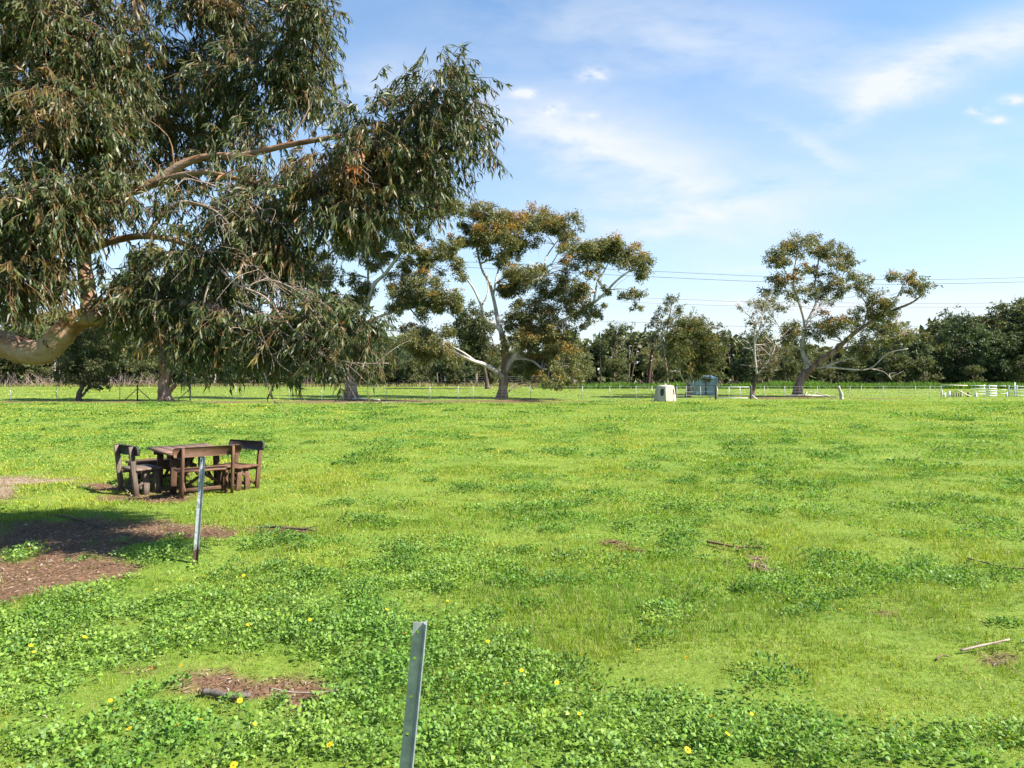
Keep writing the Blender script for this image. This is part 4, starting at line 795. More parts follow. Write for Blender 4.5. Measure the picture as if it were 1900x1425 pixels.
# ------------------------------------------------------------------ picnic table and seats
def frame(loc, x):
    """world matrix helper: local x axis direction on the ground"""
    return math.atan2(x[1], x[0])
def plank(parent, name, mt, p0, p1, w, t, side=(0, 0, 1), col=(1, 1, 1), bev=.006, jit=.002):
    mb = MB(); a = np.asarray(p0, float); b = np.asarray(p1, float); c = (a + b) / 2
    z = (b - a) / np.linalg.norm(b - a); s = np.asarray(side, float); y = nrm(s - z * (s @ z)); x = np.cross(y, z)
    # local mesh runs along X so that the grain follows the plank
    L = np.linalg.norm(b - a); k = bev
    pr = [(-w / 2 + k, -t / 2), (w / 2 - k, -t / 2), (w / 2, -t / 2 + k), (w / 2, t / 2 - k), (w / 2 - k, t / 2), (-w / 2 + k, t / 2), (-w / 2, t / 2 - k), (-w / 2, -t / 2 + k)]
    us = np.linspace(-L / 2, L / 2, 4); v = np.array([(u, q[0], q[1]) for u in us for q in pr]); v += rng.normal(0, jit, v.shape)
    f = [[i * 8 + j, i * 8 + (j + 1) % 8, (i + 1) * 8 + (j + 1) % 8, (i + 1) * 8 + j] for i in range(3) for j in range(8)]
    mb.add(v, [f, [list(range(8))[::-1]], [list(range(24, 32))]], np.array(col) * rng.uniform(.88, 1.12))
    o = mb.build(name, M[mt], parent)
    from mathutils import Matrix, Vector
    m = Matrix((Vector(z), Vector(y), Vector(np.cross(z, y)))).transposed().to_4x4(); m.translation = Vector(c); o.matrix_local = m
    return o
def rounded_board(parent, name, mt, w, h, t, c, tilt, r=.05, col=(1, 1, 1)):
    """backrest board, upright, rounded corners"""
    pts = []
    for (sx, sy, a0) in ((1, -1, -90), (1, 1, 0), (-1, 1, 90), (-1, -1, 180)):
        for a in (0, 30, 60, 90): pts.append((sx * (w / 2 - r) + r * math.cos(R(a0 + a)), sy * (h / 2 - r) + r * math.sin(R(a0 + a))))
    k = len(pts); v = np.array([(x, s * t / 2, z) for s in (-1, 1) for x, z in pts]); v += rng.normal(0, .0015, v.shape)
    mb = MB(); mb.add(v, [[[i, (i + 1) % k, k + (i + 1) % k, k + i] for i in range(k)], [list(range(k))], [list(range(k, 2 * k))[::-1]]], col)
    o = mb.build(name, M[mt], parent); o.location = c; o.rotation_euler = (tilt, 0, 0); return o
def seat_set(name, label, cat, loc, rz, w, mt, mback, back=True, H=.79, group=None, legs=None):
    root = thing(name, (loc[0], loc[1], float(gz(np.array([loc[0]]), np.array([loc[1]]))[0])), label, cat, group, rz)
    ml = legs or mt
    for i, yy in enumerate((-.14, .02, .18)):
        plank(root, 'seat_plank', mt, (-w / 2 - .04, yy, .425), (w / 2 + .04, yy, .425), .145, .034, (0, 1, 0), (1.25, 1.2, 1.15))
    for sx in (-1, 1):
        x = sx * (w / 2 - .05)
        plank(root, 'leg', ml, (x, .19, -.05), (x, .15, .405), .10, .045, (0, 1, 0)); plank(root, 'leg', ml, (x, -.02, -.05), (x, .0, .405), .10, .045, (0, 1, 0))
        if back: plank(root, 'back_post', ml, (x + sx * .048, -.20, -.05), (x + sx * .048, -.29, H), .085, .045, (0, 1, 0))
        else: plank(root, 'leg', ml, (x, -.2, -.05), (x, -.18, .405), .10, .045, (0, 1, 0))
        plank(root, 'brace', ml, (x + sx * .0, -.20, .09), (x, .17, .37), .05, .03, (0, 0, 1))
        plank(root, 'side_rail', ml, (x - sx * .045, -.25, .375), (x - sx * .045, .22, .375), .06, .035, (0, 0, 1))
    plank(root, 'stretcher', ml, (-w / 2 + .06, -.1, .10), (w / 2 - .06, -.1, .10), .06, .035, (0, 0, 1))
    plank(root, 'stretcher', ml, (-w / 2 + .08, .09, .12), (w / 2 * .1, .09, .36), .05, .03, (0, 0, 1)); plank(root, 'stretcher', ml, (w / 2 - .08, .09, .12), (-w / 2 * .1, .06, .36), .05, .03, (0, 0, 1))
    if back:
        tl = math.atan2(.09, H + .05); rounded_board(root, 'backrest', mback, w + .28, .165, .042, (0, -.288 + .062 - .005, H - .075), tl)
    return root
def picnic():
    u = np.array([.743, .669]); v = np.array([.669, -.743]); N = np.array([-5.93, 11.72]); A, B = 1.05, 1.38      # A along u, B along v
    c = N - v * B / 2 + u * A / 2; h = .69
    root = thing('picnic_table', (c[0], c[1], 0), 'weathered reddish timber picnic table with wavy slab edge amid four seats', 'table', rz=math.atan2(-v[1], -v[0]) + 0)
    # local x along -v (from near to far left), local y = across
    n = 6; w = A / n
    for i in range(n):
        y = -A / 2 + w * (i + .5); e = rng.normal(0, .02, 2)
        plank(root, 'top_plank', 'wood_top', (-B / 2 + e[0], y, h - .022), (B / 2 + e[1], y, h - .022 - .0), w * .965, .044, (0, 1, 0), (1, 1, 1), .008, .003)
    for sx in (-1, 1):
        for sy in (-1, 1):
            plank(root, 'leg', 'wood_red', (sx * .44, sy * .38, -.05), (sx * .42, sy * .36, h - .05), .10, .075, (0, 1, 0), (.8, .8, .8))
            plank(root, 'knee_brace', 'wood_red', (sx * .42, sy * .30, .12), (sx * .42, sy * .06, h - .08), .07, .04, (1, 0, 0), (.75, .75, .75))
        plank(root, 'bearer', 'wood_red', (sx * .42, -A / 2 + .05, h - .085), (sx * .42, A / 2 - .05, h - .085), .08, .05, (0, 0, 1), (.8, .8, .8))
    plank(root, 'rail', 'wood_red', (-.42, 0, .40), (.42, 0, .40), .08, .045, (0, 0, 1), (.75, .75, .75))
    for sx in (-1, 1): plank(root, 'rail_brace', 'wood_red', (sx * .1, 0, .42), (sx * .36, 0, h - .06), .06, .04, (0, 1, 0), (.75, .75, .75))
    seat_set('picnic_chair', 'weathered grey timber chair with blackened back, leftmost of the seats', 'chair', (-6.60, 12.08), math.atan2(-.6, .8), .56, 'wood_grey', 'wood_black', H=.84)
    seat_set('picnic_bench', 'red brown timber bench with its back to the camera behind the steel picket', 'bench', (-5.33, 11.78), math.atan2(u[1], u[0]) - R(6), .80, 'wood_red', 'wood_red', H=.83)
    seat_set('picnic_chair', 'red timber chair with black backrest, rightmost of the seats', 'chair', (-5.04, 12.42), math.atan2(.45, -.89), .60, 'wood_red', 'wood_black', H=.86)
    b = seat_set('picnic_bench', 'low backless brown timber bench on the far side of the picnic table', 'bench', (-6.86, 13.15), math.atan2(u[1], u[0]) + math.pi, .95, 'wood_red', 'wood_red', back=False)
    plank(b, 'apron', 'wood_red', (-.46, .285, .34), (.46, .285, .34), .13, .03, (0, 0, 1)); plank(b, 'apron', 'wood_red', (-.46, -.245, .34), (.46, -.245, .34), .13, .03, (0, 0, 1), (1.3, 1.3, 1.3))
picnic()

# ------------------------------------------------------------------ steel pickets
def picket(loc, top, label, rz):
    h = np.linalg.norm(np.array(top) - np.array(loc)); mb = MB(); t = .004; hs = [h - .035] + list(np.arange(h - .13, .15, -.135))
    def flange(ang, w, holes):
        c, s = math.cos(ang), math.sin(ang); nx, ny = -s, c
        # strips of plate with square-cut octagonal holes
        zs = [-.25]; 
        for z0 in sorted(holes): zs += [z0 - .016, z0 + .016]
        zs += [h]
        for i in range(len(zs) - 1):
            a, b = zs[i], zs[i + 1]; hole = (i % 2 == 1)
            for sd_ in (-1, 1):
                def pt(u, z): return (c * u + nx * sd_ * t / 2, s * u + ny * sd_ * t / 2, z)
                o = [pt(0, a), pt(w, a), pt(w, b), pt(0, b)]
                if not hole: mb.add(o, [[[0, 1, 2, 3]] if sd_ > 0 else [[3, 2, 1, 0]]])
                else:
                    uc, zc = w * .55, (a + b) / 2; r = .0075
                    ring = [pt(uc + r * math.cos(q), zc + r * math.sin(q)) for q in np.arange(8) * math.pi / 4 + math.pi * 1.125]
                    outer = [pt(0, a), pt(w * .5, a), pt(w, a), pt(w, zc), pt(w, b), pt(w * .5, b), pt(0, b), pt(0, zc)]
                    f = [[k, (k + 1) % 8, 8 + (k + 1) % 8, 8 + k] for k in range(8)]
                    mb.add(outer + ring, [f if sd_ > 0 else [q[::-1] for q in f]])
        e = [(c * w + nx * q * t / 2, s * w + ny * q * t / 2, z) for z in (-.25, h) for q in (-1, 1)]; mb.add(e, [[[0, 1, 3, 2]]])
        e = [(c * q + nx * p * t / 2, s * q + ny * p * t / 2, h) for q in (0, w) for p in (-1, 1)]; mb.add(e, [[[0, 1, 3, 2]]])
    flange(R(188), .036, hs); flange(R(-62), .030, []); flange(R(68), .027, [])
    me = mb.mesh('star_picket'); o = link('star_picket', me, M['picket']); o.location = loc
    d = np.array(top) - np.array(loc); o.rotation_euler = (math.atan2(-d[1], d[2]), math.atan2(d[0], d[2]), rz)
    return tag(o, label, 'fence picket', 'star pickets in the grass')
picket((-.432, 2.42, 0), (-.318, 2.44, 1.2), 'dark galvanised star picket cut off by the bottom of the picture', 0)
q = G(363, 1052); picket((q[0], q[1], 0), (q[0] + .085, q[1] + .02, 1.17), 'silver galvanised star picket with rusty foot in front of the picnic table', R(38))

# ------------------------------------------------------------------ fences, gate, yards
def rod(parent, name, mt, p0, p1, r, sides=6):
    mb = MB(); tube(mb, [p0, p1], r, r, sides, 1); return mb.build(name, M[mt], parent, True)
def fence_line(name, label, posts, D, h, post_r, mt, wires, wire_r, wire_mt='wire', x0=None, x1=None):
    a, b = x0 if x0 is not None else posts[0], x1 if x1 is not None else posts[-1]
    root = thing(name, ((posts[0] - 950) / FPX * D, D, 0), label, 'fence'); o = np.array(root.location)
    mb = MB(); tube(mb, [(0, 0, -.2), (0, 0, h)], post_r, post_r, 6, 1); me = mb.mesh('post', True); me.materials.append(M[mt])
    for p in posts:
        q = bpy.data.objects.new('post', me); COL.objects.link(q); q.parent = root; q.location = np.array([(p - 950) / FPX * D, D, 0]) - o; q.rotation_euler = (rng.normal(0, .02), rng.normal(0, .025), 0)
    for i, z in enumerate(wires):
        n = max(2, int((b - a) / 40)); t = np.linspace(a, b, n); pts = [np.array([(x - 950) / FPX * D, D - post_r - .006, z + rng.normal(0, .008)]) - o for x in t]
        mb = MB(); tubes(mb, np.array([pts]), np.full((1, n), wire_r), 4); mb.build('wire', M[wire_mt], root)
    return root
lf = fence_line('wire_fence', 'low wire fence on thin steel posts crossing behind the mown paddock', [-60, 20, 105, 222, 437, 536, 597, 629, 717, 798, 850, 878, 985, 1080, 1132, 1180, 1210], 49.2, 1.08, .022, 'wire', (.2, .42, .64, .86, 1.03), .006, x0=-120, x1=1290)
o0 = np.array(lf.location)
for x, dirs in ((255, (-1, 1)), (353, (-1,))):
    p = P(x, 700, 49.2) * [1, 1, 0] - o0; rod(lf, 'strainer_post', 'steel_dark', p + [0, 0, -.2], p + [0, 0, 1.18], .05, 8)
    for s in dirs: rod(lf, 'brace', 'steel_dark', p + [s * 1.0, .05, .0], p + [0, .05, .9], .03)
fence_line('wire_fence', 'far wire fence with pale posts below the treeline at left', [-60, -20, 22, 68, 115, 162, 208, 258, 306, 352, 398, 445, 492, 540, 588, 635, 682, 730, 778, 826, 874, 922, 970, 1018, 1066], 104, 1.45, .045, 'pale_post', (.4, .75, 1.1, 1.38), .012)
fence_line('wire_fence', 'pale post and wire fence between the hutch and the wire gate', [1256, 1274, 1300], 51.5, 1.0, .022, 'pale_post', (.3, .6, .95), .007, x0=1254, x1=1328)
rf = fence_line('post_fence', 'white posted fence running right from the gate to the stock yards', [1418, 1455, 1516, 1577, 1598, 1639, 1698, 1724, 1746], 54.5, .98, .024, 'pale_post', (.25, .5, .72, .92), .007, x0=1396, x1=1752)
def gate():
    D = 51.5; X = lambda px: (px - 950) / FPX * D
    root = thing('farm_gate', (X(1331), D, 0), 'pale tubular wire gate hung between two dark posts', 'gate'); o = np.array(root.location); w = X(1391) - X(1331)
    for z in (.12, .95): rod(root, 'rail', 'white_paint', (0, 0, z), (w, 0, z), .026)
    for x in (0, w * .36, w * .70, w): rod(root, 'upright', 'white_paint', (x, 0, .12), (x, 0, .95), .022)
    for z in (.32, .53, .74): rod(root, 'wire', 'wire', (0, .0, z), (w, .0, z), .006, 4)
    for k, (px, nm) in enumerate(((1328.5, 'dark round gate post at the left end of the wire gate'), (1393.5, 'dark round gate post beside the half bare tree'))):
        mb = MB(); tube(mb, [(0, 0, -.3), (.01, 0, .5), (0, 0, 1.05)], .10 if k == 0 else .085, .09 if k == 0 else .08, 9, 3, lump=.03); p = mb.build('gate_post', M['post_wood'], None, True); p.location = (X(px), D, 0); tag(p, nm, 'gate post', 'gate posts')
        s = -1 if k == 0 else 1
        b = rod(None, 'post_brace', 'white_paint', (0, 0, 0), (-s * .42, 0, .34), .035); b.location = (X(px) + s * .5, D, 0); tag(b, 'pale diagonal brace %s the gate' % ('left of' if k == 0 else 'right of'), 'brace')
    rod(None, 'corner_post', 'steel_dark', (X(1292), 58, -.2), (X(1292), 58, 1.0), .06).location = (0, 0, 0)
gate()
tag(bpy.data.objects['corner_post'], 'dark slim post standing left in front of the blue green shed', 'post')
def yards():
    D = 57.0; X = lambda px: (px - 950) / FPX * D
    def post(px, top, w, mt, label, lean=0.0):
        h = CAMH - (top - HZ) / FPX * D; mb = MB(); tube(mb, [(0, 0, -.2), (lean, 0, h)], w, w * .95, 7, 2); o = mb.build('yard_post', M[mt], None, True); o.location = (X(px), D, 0); tag(o, label, 'post', 'stock yard posts')
    post(1747, 724, .07, 'post_cream', 'cream post at the left end of the stock yards', .05); post(1752.5, 729, .10, 'white_paint', 'short thick white post near the left end of the stock yards'); post(1761, 726, .12, 'white_paint', 'thick white post left of the brown yard rails')
    for i, px in enumerate((1766.5, 1770, 1774.5, 1779)): post(px, 728 + i % 2, .045, 'post_wood', '%s of four thin brown yard posts' % ('first', 'second', 'third', 'fourth')[i])
    post(1783.5, 725.5, .085, 'post_cream', 'tall cream yard post right of the thin brown posts'); post(1797, 728, .12, 'steel_dark', 'thick black yard post left of the white rails'); post(1810.5, 729, .11, 'white_paint', 'white yard post among the pale rails'); post(1868, 727.5, .07, 'white_paint', 'slim white post left of the right hand yard panel')
    b = rod(None, 'yard_brace', 'post_cream', (0, 0, 0), (-1.15, 0, .55), .06); b.location = (X(1797), D - .2, .05); tag(b, 'cream brace sloping down to the black yard post', 'brace')
    r = rod(None, 'yard_rail', 'post_cream', (X(1747), D + .12, 1.0), (X(1797), D + .12, .95), .04); tag(r, 'cream top rail joining the yard posts', 'rail')
    def panel(p0, p1, zs, rr, label, posts):
        root = thing('rail_fence', (X(p0), D, 0), label, 'fence', 'stock yard fence panels')
        for z in zs: rod(root, 'rail', 'white_paint', (0, -.06, z), (X(p1) - X(p0), -.06, z), rr)
        for px in posts: rod(root, 'upright', 'white_paint', (X(px) - X(p0), 0, -.1), (X(px) - X(p0), 0, max(zs) + .08), .045)
    panel(1799, 1828, (.25, .48, .72, .95), .022, 'thin railed yard panel right of the black post', (1826,)); panel(1829, 1848.5, (.10, .30, .50, .70, .92), .05, 'thick railed white yard panel', (1836,)); panel(1849.5, 1866, (.3, .6, .92), .02, 'short thin railed panel right of the thick white panel', ()); panel(1871, 1935, (.12, .40, .64, .88), .035, 'white yard panel at the right edge', (1872, 1887, 1908, 1934))
    rod(None, 'slim_post', 'white_paint', (0, 0, -.1), (0, 0, 1.2), .05).location = (X(1892.5), D + .6, 0)
    tag(bpy.data.objects['slim_post'], 'tall slim white post behind the right edge yard panel', 'post')
yards()

# ------------------------------------------------------------------ hutch, shed, pole, lines
def hutch():
    D = 48.6; c = P(1234, HZ + CAMH * FPX / D, D); root = thing('animal_hutch', c, 'cream plastic eight sided animal hutch with dark oval openings', 'hutch', rz=R(14))
    mb = MB(); n = 8; rb, rt, h = .80, .62, 1.06
    def ring(r, z): return [np.array([r * math.cos((k + .5) * 2 * math.pi / n), r * math.sin((k + .5) * 2 * math.pi / n), z]) for k in range(n)]
    b, t = ring(rb, 0), ring(rt, h)
    for k in range(n):
        q = [b[k], b[(k + 1) % n], t[(k + 1) % n], t[k]]
        cen = sum(q) / 4
        if k in (4, 6, 0, 2):
            m = 16; o, i_ = [], []
            ux = nrm(q[1] - q[0]); uz = nrm((q[3] + q[2]) / 2 - (q[0] + q[1]) / 2); cc = (q[0] + q[1]) / 2 + uz * .66
            for j in range(m):
                a = 2 * math.pi * (j + .5) / m; s, z = math.cos(a), math.sin(a); e = .27 if abs(z) > .6 else .27
                ca = np.sign(s) * abs(s) ** .7; cz = np.sign(z) * abs(z) ** .8; i_.append(cc + ux * .145 * ca + uz * e * cz)
                f = 1 / max(abs(s), abs(z)); sx, sz = s * f, z * f; zt = (sz + 1) / 2; L_, Rr = q[0] * (1 - zt) + q[3] * zt, q[1] * (1 - zt) + q[2] * zt; o.append(L_ * (1 - (sx + 1) / 2) + Rr * (sx + 1) / 2)
            mb.add(o + i_, [[[j, (j + 1) % m, m + (j + 1) % m, m + j] for j in range(m)]])
            inn = [p - nrm(cc * [1, 1, 0]) * .05 for p in i_]; mb.add(i_ + inn, [[[j, (j + 1) % m, m + (j + 1) % m, m + j] for j in range(m)]])
        else: mb.add(q, [[[0, 1, 2, 3]]])
    mb.build('shell', M['hutch'], root)
    rim = MB(); r1, r2, r3 = ring(rt, h), ring(rt * .96, h + .05), ring(rt * .5, h + .10)
    rim.add(r1 + r2 + r3, [[[k, (k + 1) % n, n + (k + 1) % n, n + k] for k in range(n)] + [[n + k, n + (k + 1) % n, 2 * n + (k + 1) % n, 2 * n + k] for k in range(n)], [[2 * n + k for k in range(n)]]]); rim.build('roof', M['hutch'], root)
    cap = MB(); tube(cap, [(0, 0, h + .08), (0, 0, h + .2)], .10, .07, 10, 2); cap.build('vent_cap', M['hutch'], root, True)
    inn = MB(); b2, t2 = ring(rb - .1, .01), ring(rt - .1, h - .02); inn.add(b2 + t2, [[[k, (k + 1) % n, n + (k + 1) % n, n + k][::-1] for k in range(n)]]); inn.build('shade_lining', M['steel_dark'], root)  # dark inner wall stands in for the shade behind the openings
    for k in range(n):
        s = MB(); tube(s, [b[k] + [0, 0, .0], t[k]], .014, .014, 5, 1); s.build('seam', M['hutch'], root)
hutch()
def shed():
    D = 61.5; X0, X1 = (1285.5 - 950) / FPX * D, (1330 - 950) / FPX * D; w = X1 - X0; h = 1.5; dp = 1.8
    root = thing('small_shed', (X0, D, 0), 'small blue green corrugated metal shed behind the bushy tree', 'shed')
    def sheet(a, b, z0, z1, name='wall_sheet'):
        a, b = np.array(a, float), np.array(b, float); L = np.linalg.norm(b - a); d = (b - a) / L; nn = np.array([d[1], -d[0]]); pts = []
        k = max(2, int(L / .11))
        for i in range(k):
            for (u, o) in ((0, 0), (.55, 0), (.65, .035), (.9, .035)): pts.append(a + d * L * (i + u) / k + nn * o)
        pts.append(b); m = len(pts); mb = MB(); mb.add([(p[0], p[1], z0) for p in pts] + [(p[0], p[1], z1) for p in pts], [[[i, i + 1, m + i + 1, m + i] for i in range(m - 1)]]); mb.build(name, M['sheet'], root)
    sheet((.12, 0), (w * .53, 0), .05, h); sheet((w * .545, .012), (w, .012), .05, h - .02); sheet((w, 0), (w, dp), .05, h); sheet((0, dp), (0, 0), .05, h); sheet((w, dp), (0, dp), .05, h + .25)
    mb = MB(); box(mb, (w / 2, dp / 2, h + .14), w + .2, dp + .3, .035, [(1, 0, 0), (0, math.cos(.13), math.sin(.13)), (0, -math.sin(.13), math.cos(.13))]); mb.build('roof', M['sheet'], root)
    for x in (.03, w * .537, w + .03): rod(root, 'corner_post', 'steel_dark' if x > .1 and x < w else 'sheet', (x, -.06, -.1), (x, -.06, h), .045)
    rod(root, 'girt', 'steel_dark', (0, -.07, .82), (w, -.07, .82), .025)
shed()
def pole():
    D = 94.0; b = P(1201.5, HZ + CAMH * FPX / D, D); root = thing('power_pole', (b[0], b[1], 0), 'leaning dark brown timber power pole in front of the far bush', 'power pole'); lx = W_(11.5, D); h = 6.8
    mb = MB(); tube(mb, [(0, 0, -.3), (lx * .5, 0, h * .5), (lx, 0, h)], .26, .17, 10, 3); mb.build('pole', M['pole_wood'], root, True)
    mb = MB(); bar(mb, (lx - .95, -.2, h - .45), (lx + .95, -.2, h - .45), .12, .10); mb.build('crossarm', M['pole_wood'], root)
    for x in (-.8, .0, .8):
        mb = MB(); tube(mb, [(lx + x, -.2, h - .40), (lx + x, -.2, h - .14)], .07, .05, 8, 2); mb.build('insulator', M['insulator'], root, True)
    for z in (4.2, 3.6):
        mb = MB(); tube(mb, [(lx * z / h, -.24, z), (lx * z / h, -.24, z + .12)], .10, .10, 8, 1); mb.build('bracket', M['insulator'], root, True)
pole()
def lines():
    spec = [('upper of the two dark power cables across the right sky', [(500, 462), (850, 485), (1208, 503), (1425, 513), (1600, 518), (1705, 519), (1900, 515), (2150, 506)], .040), ('lower of the two dark power cables across the right sky', [(500, 472), (850, 495), (1208, 513.5), (1425, 523), (1600, 527), (1705, 527), (1900, 523), (2150, 514)], .045),
            ('faint power cable low over the treeline, upper one', [(1150, 551), (1280, 556), (1400, 560), (1720, 563), (2000, 561)], .026), ('faint power cable low over the treeline, middle one', [(1150, 560), (1280, 565), (1400, 568), (1720, 570), (2000, 568)], .026), ('faint power cable lowest over the treeline', [(1050, 594), (1180, 598), (1330, 604), (1420, 606), (1720, 606), (2000, 603)], .030)]
    for i, (lb, pts, r) in enumerate(spec):
        D = 138.0 + i * .8; p3 = np.array([P(a, b, D) for a, b in pts]); mb = MB(); tube(mb, p3 - p3[0], r, r, 4, 6); o = mb.build('power_line', M['cable'], None, True); o.location = p3[0]; tag(o, lb, 'power line', 'power lines over the far bush')
lines()

# ------------------------------------------------------------------ stump, fallen wood, loose sticks
def stick(name, label, cat, pts, r0, r1, mt='deadwood', kids=0, sides=7, lump=.06, ln=.3):
    p3 = np.array([np.array(G(a, b)) + [0, 0, z] for a, b, z in pts]); p3[:, 2] += gz(p3[:, 0], p3[:, 1]); o = p3[0].copy(); mb = MB(); p, r = tube(mb, p3 - o, r0, r1, sides, 5, lump=lump)
    pp, rr = [], []
    for k in range(kids):
        j = rng.integers(1, len(p) - 1); e = rng.normal(0, 1, 3) * [1, 1, .12]; e[2] = abs(e[2]); e = nrm(e) * ln * rng.uniform(.4, 1.2); pp.append([p[j], p[j] + e * .5 + rng.normal(0, .03, 3) * ln, p[j] + e]); rr.append(np.array([1, .8, .4]) * r1)
    if kids: tubes(mb, np.array(pp), np.array(rr), 4)
    ob = mb.build(name, M[mt], None, True); ob.location = o; return tag(ob, label, cat)
stick('log', 'short grey black log lying on bare soil at lower left', 'log', [(378, 1281, .03), (400, 1284, .035), (430, 1289, .03), (465, 1286, .03)], .022, .018, 'post_wood', lump=.12)
stick('stick', 'thin straight twig lying right of the short log', 'stick', [(500, 1274, .03), (545, 1286, .03), (595, 1290, .04), (645, 1289, .05)], .006, .004)
stick('stick', 'pale straight stick lying on short grass at lower right', 'stick', [(1782, 1222, .03), (1820, 1219, .05), (1873, 1214, .06)], .009, .005, kids=2, ln=.08)
stick('stick', 'dark thin branch lying in the grass at the right edge', 'stick', [(1795, 1037, .03), (1830, 1046, .04), (1865, 1052, .03), (1925, 1060, .03)], .009, .007, 'twig')
stick('fallen_branch', 'brown fallen branch lying across the middle of the paddock', 'branch', [(1312, 1008, .04), (1340, 1014, .05), (1370, 1018, .05), (1412, 1018, .04)], .016, .007, 'twig', 10, ln=.16)
stick('bark_heap', 'heap of curled brown bark strips in the grass', 'bark', [(1398, 1055, .03), (1405, 1044, .09), (1420, 1056, .05), (1436, 1062, .03)], .010, .005, 'litter_bark', 34, ln=.15)
stick('bark_heap', 'dark heap of twigs and grey leaves in the mid paddock', 'twigs', [(1120, 1018, .03), (1140, 1016, .06), (1165, 1024, .04), (1195, 1026, .03)], .010, .005, 'twig', 50, ln=.16)
stick('stick', 'dark stick lying along the bare soil near the picnic seats', 'stick', [(95, 957, .008), (140, 966, .012), (190, 978, .012), (255, 1000, .006)], .014, .008, 'bark_dark')
stick('stick', 'pale thin stick leaning at the leftmost picnic chair', 'stick', [(214, 897, .02), (228, 906, .05), (246, 920, .04)], .012, .010)
stick('stick', 'dark short stick on bare soil right of the silver picket', 'stick', [(478, 985, .03), (520, 990, .05), (560, 992, .04), (585, 998, .03)], .018, .010, 'bark_dark', 4)
stick('stick', 'bent brown stick left of the straight pale one at lower right', 'stick', [(1738, 1236, .015), (1747, 1230, .02), (1762, 1231, .015)], .007, .004, 'twig')
stick('fallen_branch', 'pale fallen branch at the foot of the leaning gum', 'branch', [(1460, 738, .15), (1500, 739, .2), (1530, 738.5, .15), (1555, 739.5, .1)], .09, .04, 'bark_pale', 8, ln=1.2)
stick('fallen_branch', 'pale fallen branch beside the broad flared trunk', 'branch', [(655, 742.5, .1), (685, 744, .12), (705, 745.5, .1)], .07, .04, 'bark_pale', 3, ln=.6)
stick('fallen_branch', 'dark fallen limb behind the foot of the pale limbed gum', 'branch', [(945, 728, .2), (960, 726, .7), (975, 727, .9), (990, 730, .4)], .09, .04, 'bark_dark', 14, ln=1.1)
def stump():
    D = 52.5; o = P(1561, HZ + CAMH * FPX / D, D); mb = MB(); tube(mb, [(.05, 0, -.1), (0, 0, .35), (-.12, 0, .7), (-.22, 0, 1.0)], .15, .085, 9, 4, lump=.10); ob = mb.build('stump', M['bark_pale'], None, True); ob.location = (o[0], o[1], 0); tag(ob, 'slim grey leaning stump standing right of the leaning gum', 'stump')
stump()

# ------------------------------------------------------------------ single weeds and flowers
def single_weed(px, py, rad, h, nl, ls, label):
    g = G(px, py); mb = MB(); n = 3; x = g[0] + rng.normal(0, rad * .5, n); y = g[1] + rng.normal(0, rad * .35, n); weeds(mb, x, y, np.full(n, rad), np.full(n, h), int(nl * 2.2) // n, ls * .58, 1, np.full((n, 3), .85)); z = float(gz(np.array([g[0]]), np.array([g[1]]))[0])
    mb.v = [v - [g[0], g[1], z] for v in mb.v]; o = thing('weed_plant', (g[0], g[1], z), label, 'weed', 'single weeds on bare soil'); mb.build('foliage', M['weed_single'], o)['kind'] = 'stuff'
single_weed(30, 1036, .22, .12, 66, .06, 'leafy weed clump on the bare soil at the left edge'); single_weed(115, 1118, .24, .14, 90, .055, 'large weed clump along the lower edge of the bare soil'); single_weed(318, 1045, .19, .14, 60, .055, 'leafy weed clump left of the silver picket foot'); single_weed(512, 1296, .08, .07, 36, .03, 'small weed rosette beside the short log')
single_weed(150, 1047, .14, .05, 30, .035, 'flat small weed patch in the middle of the bare soil'); single_weed(1785, 1078, .24, .12, 70, .055, 'dark weed clump near the right edge'); single_weed(228, 1012, .12, .05, 24, .04, 'greyish weed on the bare soil left of the silver picket')
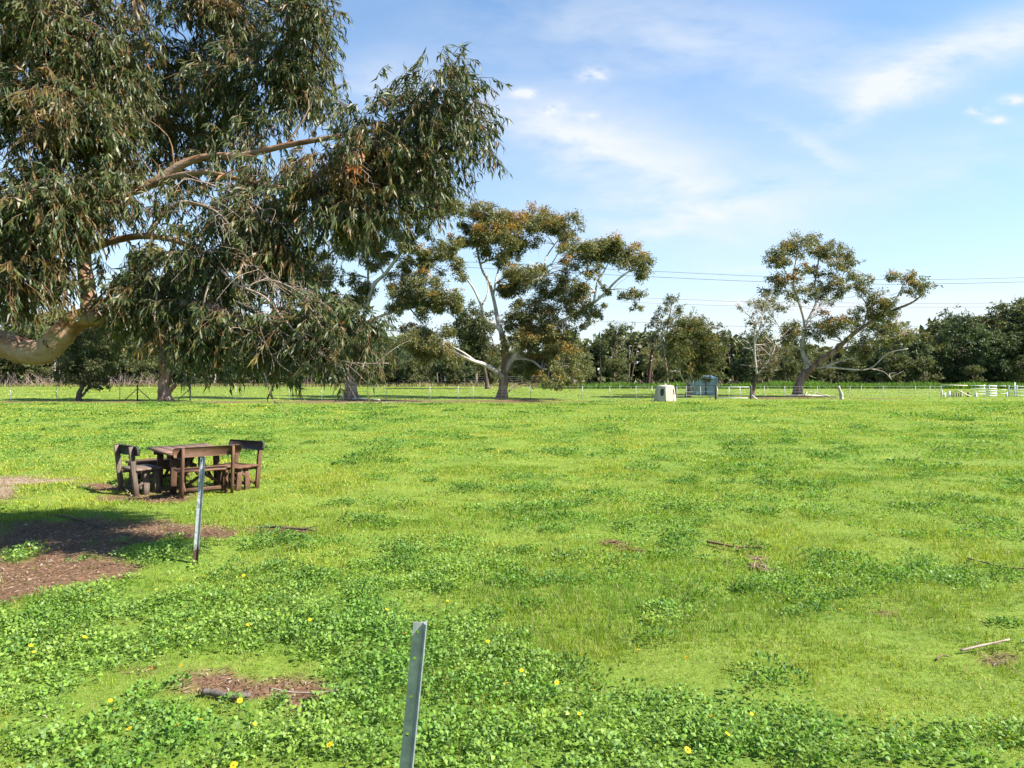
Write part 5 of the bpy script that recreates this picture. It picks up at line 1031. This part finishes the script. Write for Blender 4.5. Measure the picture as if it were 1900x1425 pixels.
def flowers():
    me_p = MB(); n = 11
    for k in range(n):
        a = 2 * math.pi * k / n; c, s = math.cos(a), math.sin(a); t = np.array([-s, c, 0]); d = np.array([c, s, .18])
        me_p.add([d * .003, d * .012 + t * .0042, d * .021 + t * .002, d * .021 - t * .002, d * .012 - t * .0042], [[[0, 1, 2, 3, 4]]], np.array([.80, .60, .02]) * rng.uniform(.85, 1.1))
    pm = me_p.mesh('petals'); pm.materials.append(M['petal']); cm = MB(); tube(cm, [(0, 0, -.002), (0, 0, .004), (0, 0, .007)], .007, .004, 8, 1, col=(.45, .24, .02)); cmm = cm.mesh('centre'); cmm.materials.append(M['petal'])
    st = MB(); tube(st, [(0, 0, -.12), (.004, 0, -.06), (0, 0, 0)], .0016, .0014, 4, 2, col=(.14, .22, .05)); sm = st.mesh('stem'); sm.materials.append(M['weed_single'])
    pos = [(57, 1198), (62, 1210), (130, 1180), (157, 1182), (166, 1096), (153, 1117), (113, 1087), (335, 1075), (306, 1089), (290, 1094), (378, 1069), (462, 1074), (452, 1068), (345, 1125), (355, 1150), (460, 1160), (280, 1242), (336, 1235), (205, 1300), (211, 1316), (240, 1352), (330, 1345), (370, 1335), (445, 1300), (472, 1344), (434, 1420), (612, 1382), (575, 1150), (718, 1131), (757, 1145), (752, 1175), (1185, 1206), (1033, 1267), (968, 1244), (1075, 1325), (1320, 1328), (1350, 1362), (1276, 1392), (1275, 1220), (1395, 1325), (1560, 1130), (940, 1268), (905, 1190), (1100, 1280), (690, 1090), (830, 1115), (55, 1017)]
    for px, py in pos:
        h = .13 * np.clip(.6 + .4 * rng.random(), .5, 1); d = (CAMH - h) * FPX / (py - HZ); p = P(px, py, d); s = rng.uniform(.6, .95)
        side = 'left' if px < 500 else 'right' if px > 1150 else 'middle'; near = 'nearest' if py > 1280 else 'front' if py > 1140 else 'farther'
        r = thing('daisy_flower', p, 'small yellow daisy among the %s weeds at %s' % (near, side) if side != 'middle' else 'small yellow daisy among the %s weeds in the middle' % near, 'flower', 'yellow daisies %s %s' % (near, side)); r.rotation_euler = (rng.normal(.25, .25), rng.normal(.2, .25), rng.random() * 6.28); r.scale = (s, s, s)
        for nm, me in (('petals', pm), ('centre', cmm), ('stem', sm)):
            o = bpy.data.objects.new(nm, me); COL.objects.link(o); o.parent = r
flowers()
def ordinals():
    """things that share a look are told apart by their order from the left of the picture"""
    by = {}
    for o in COL.objects:
        if o.parent is None and 'label' in o and 'category' in o: by.setdefault(o['label'], []).append(o)
    W = ['first', 'second', 'third', 'fourth', 'fifth', 'sixth', 'seventh', 'eighth', 'ninth', 'tenth', 'eleventh', 'twelfth']
    for lb, os_ in by.items():
        if len(os_) < 2: continue
        os_.sort(key=lambda o: o.location[0] / max(o.location[1], .1))
        for i, o in enumerate(os_): o['label'] = lb + (', left one' if i == 0 else ', right one') if len(os_) == 2 else '%s, %s from left' % (lb, W[min(i, 11)])
ordinals()
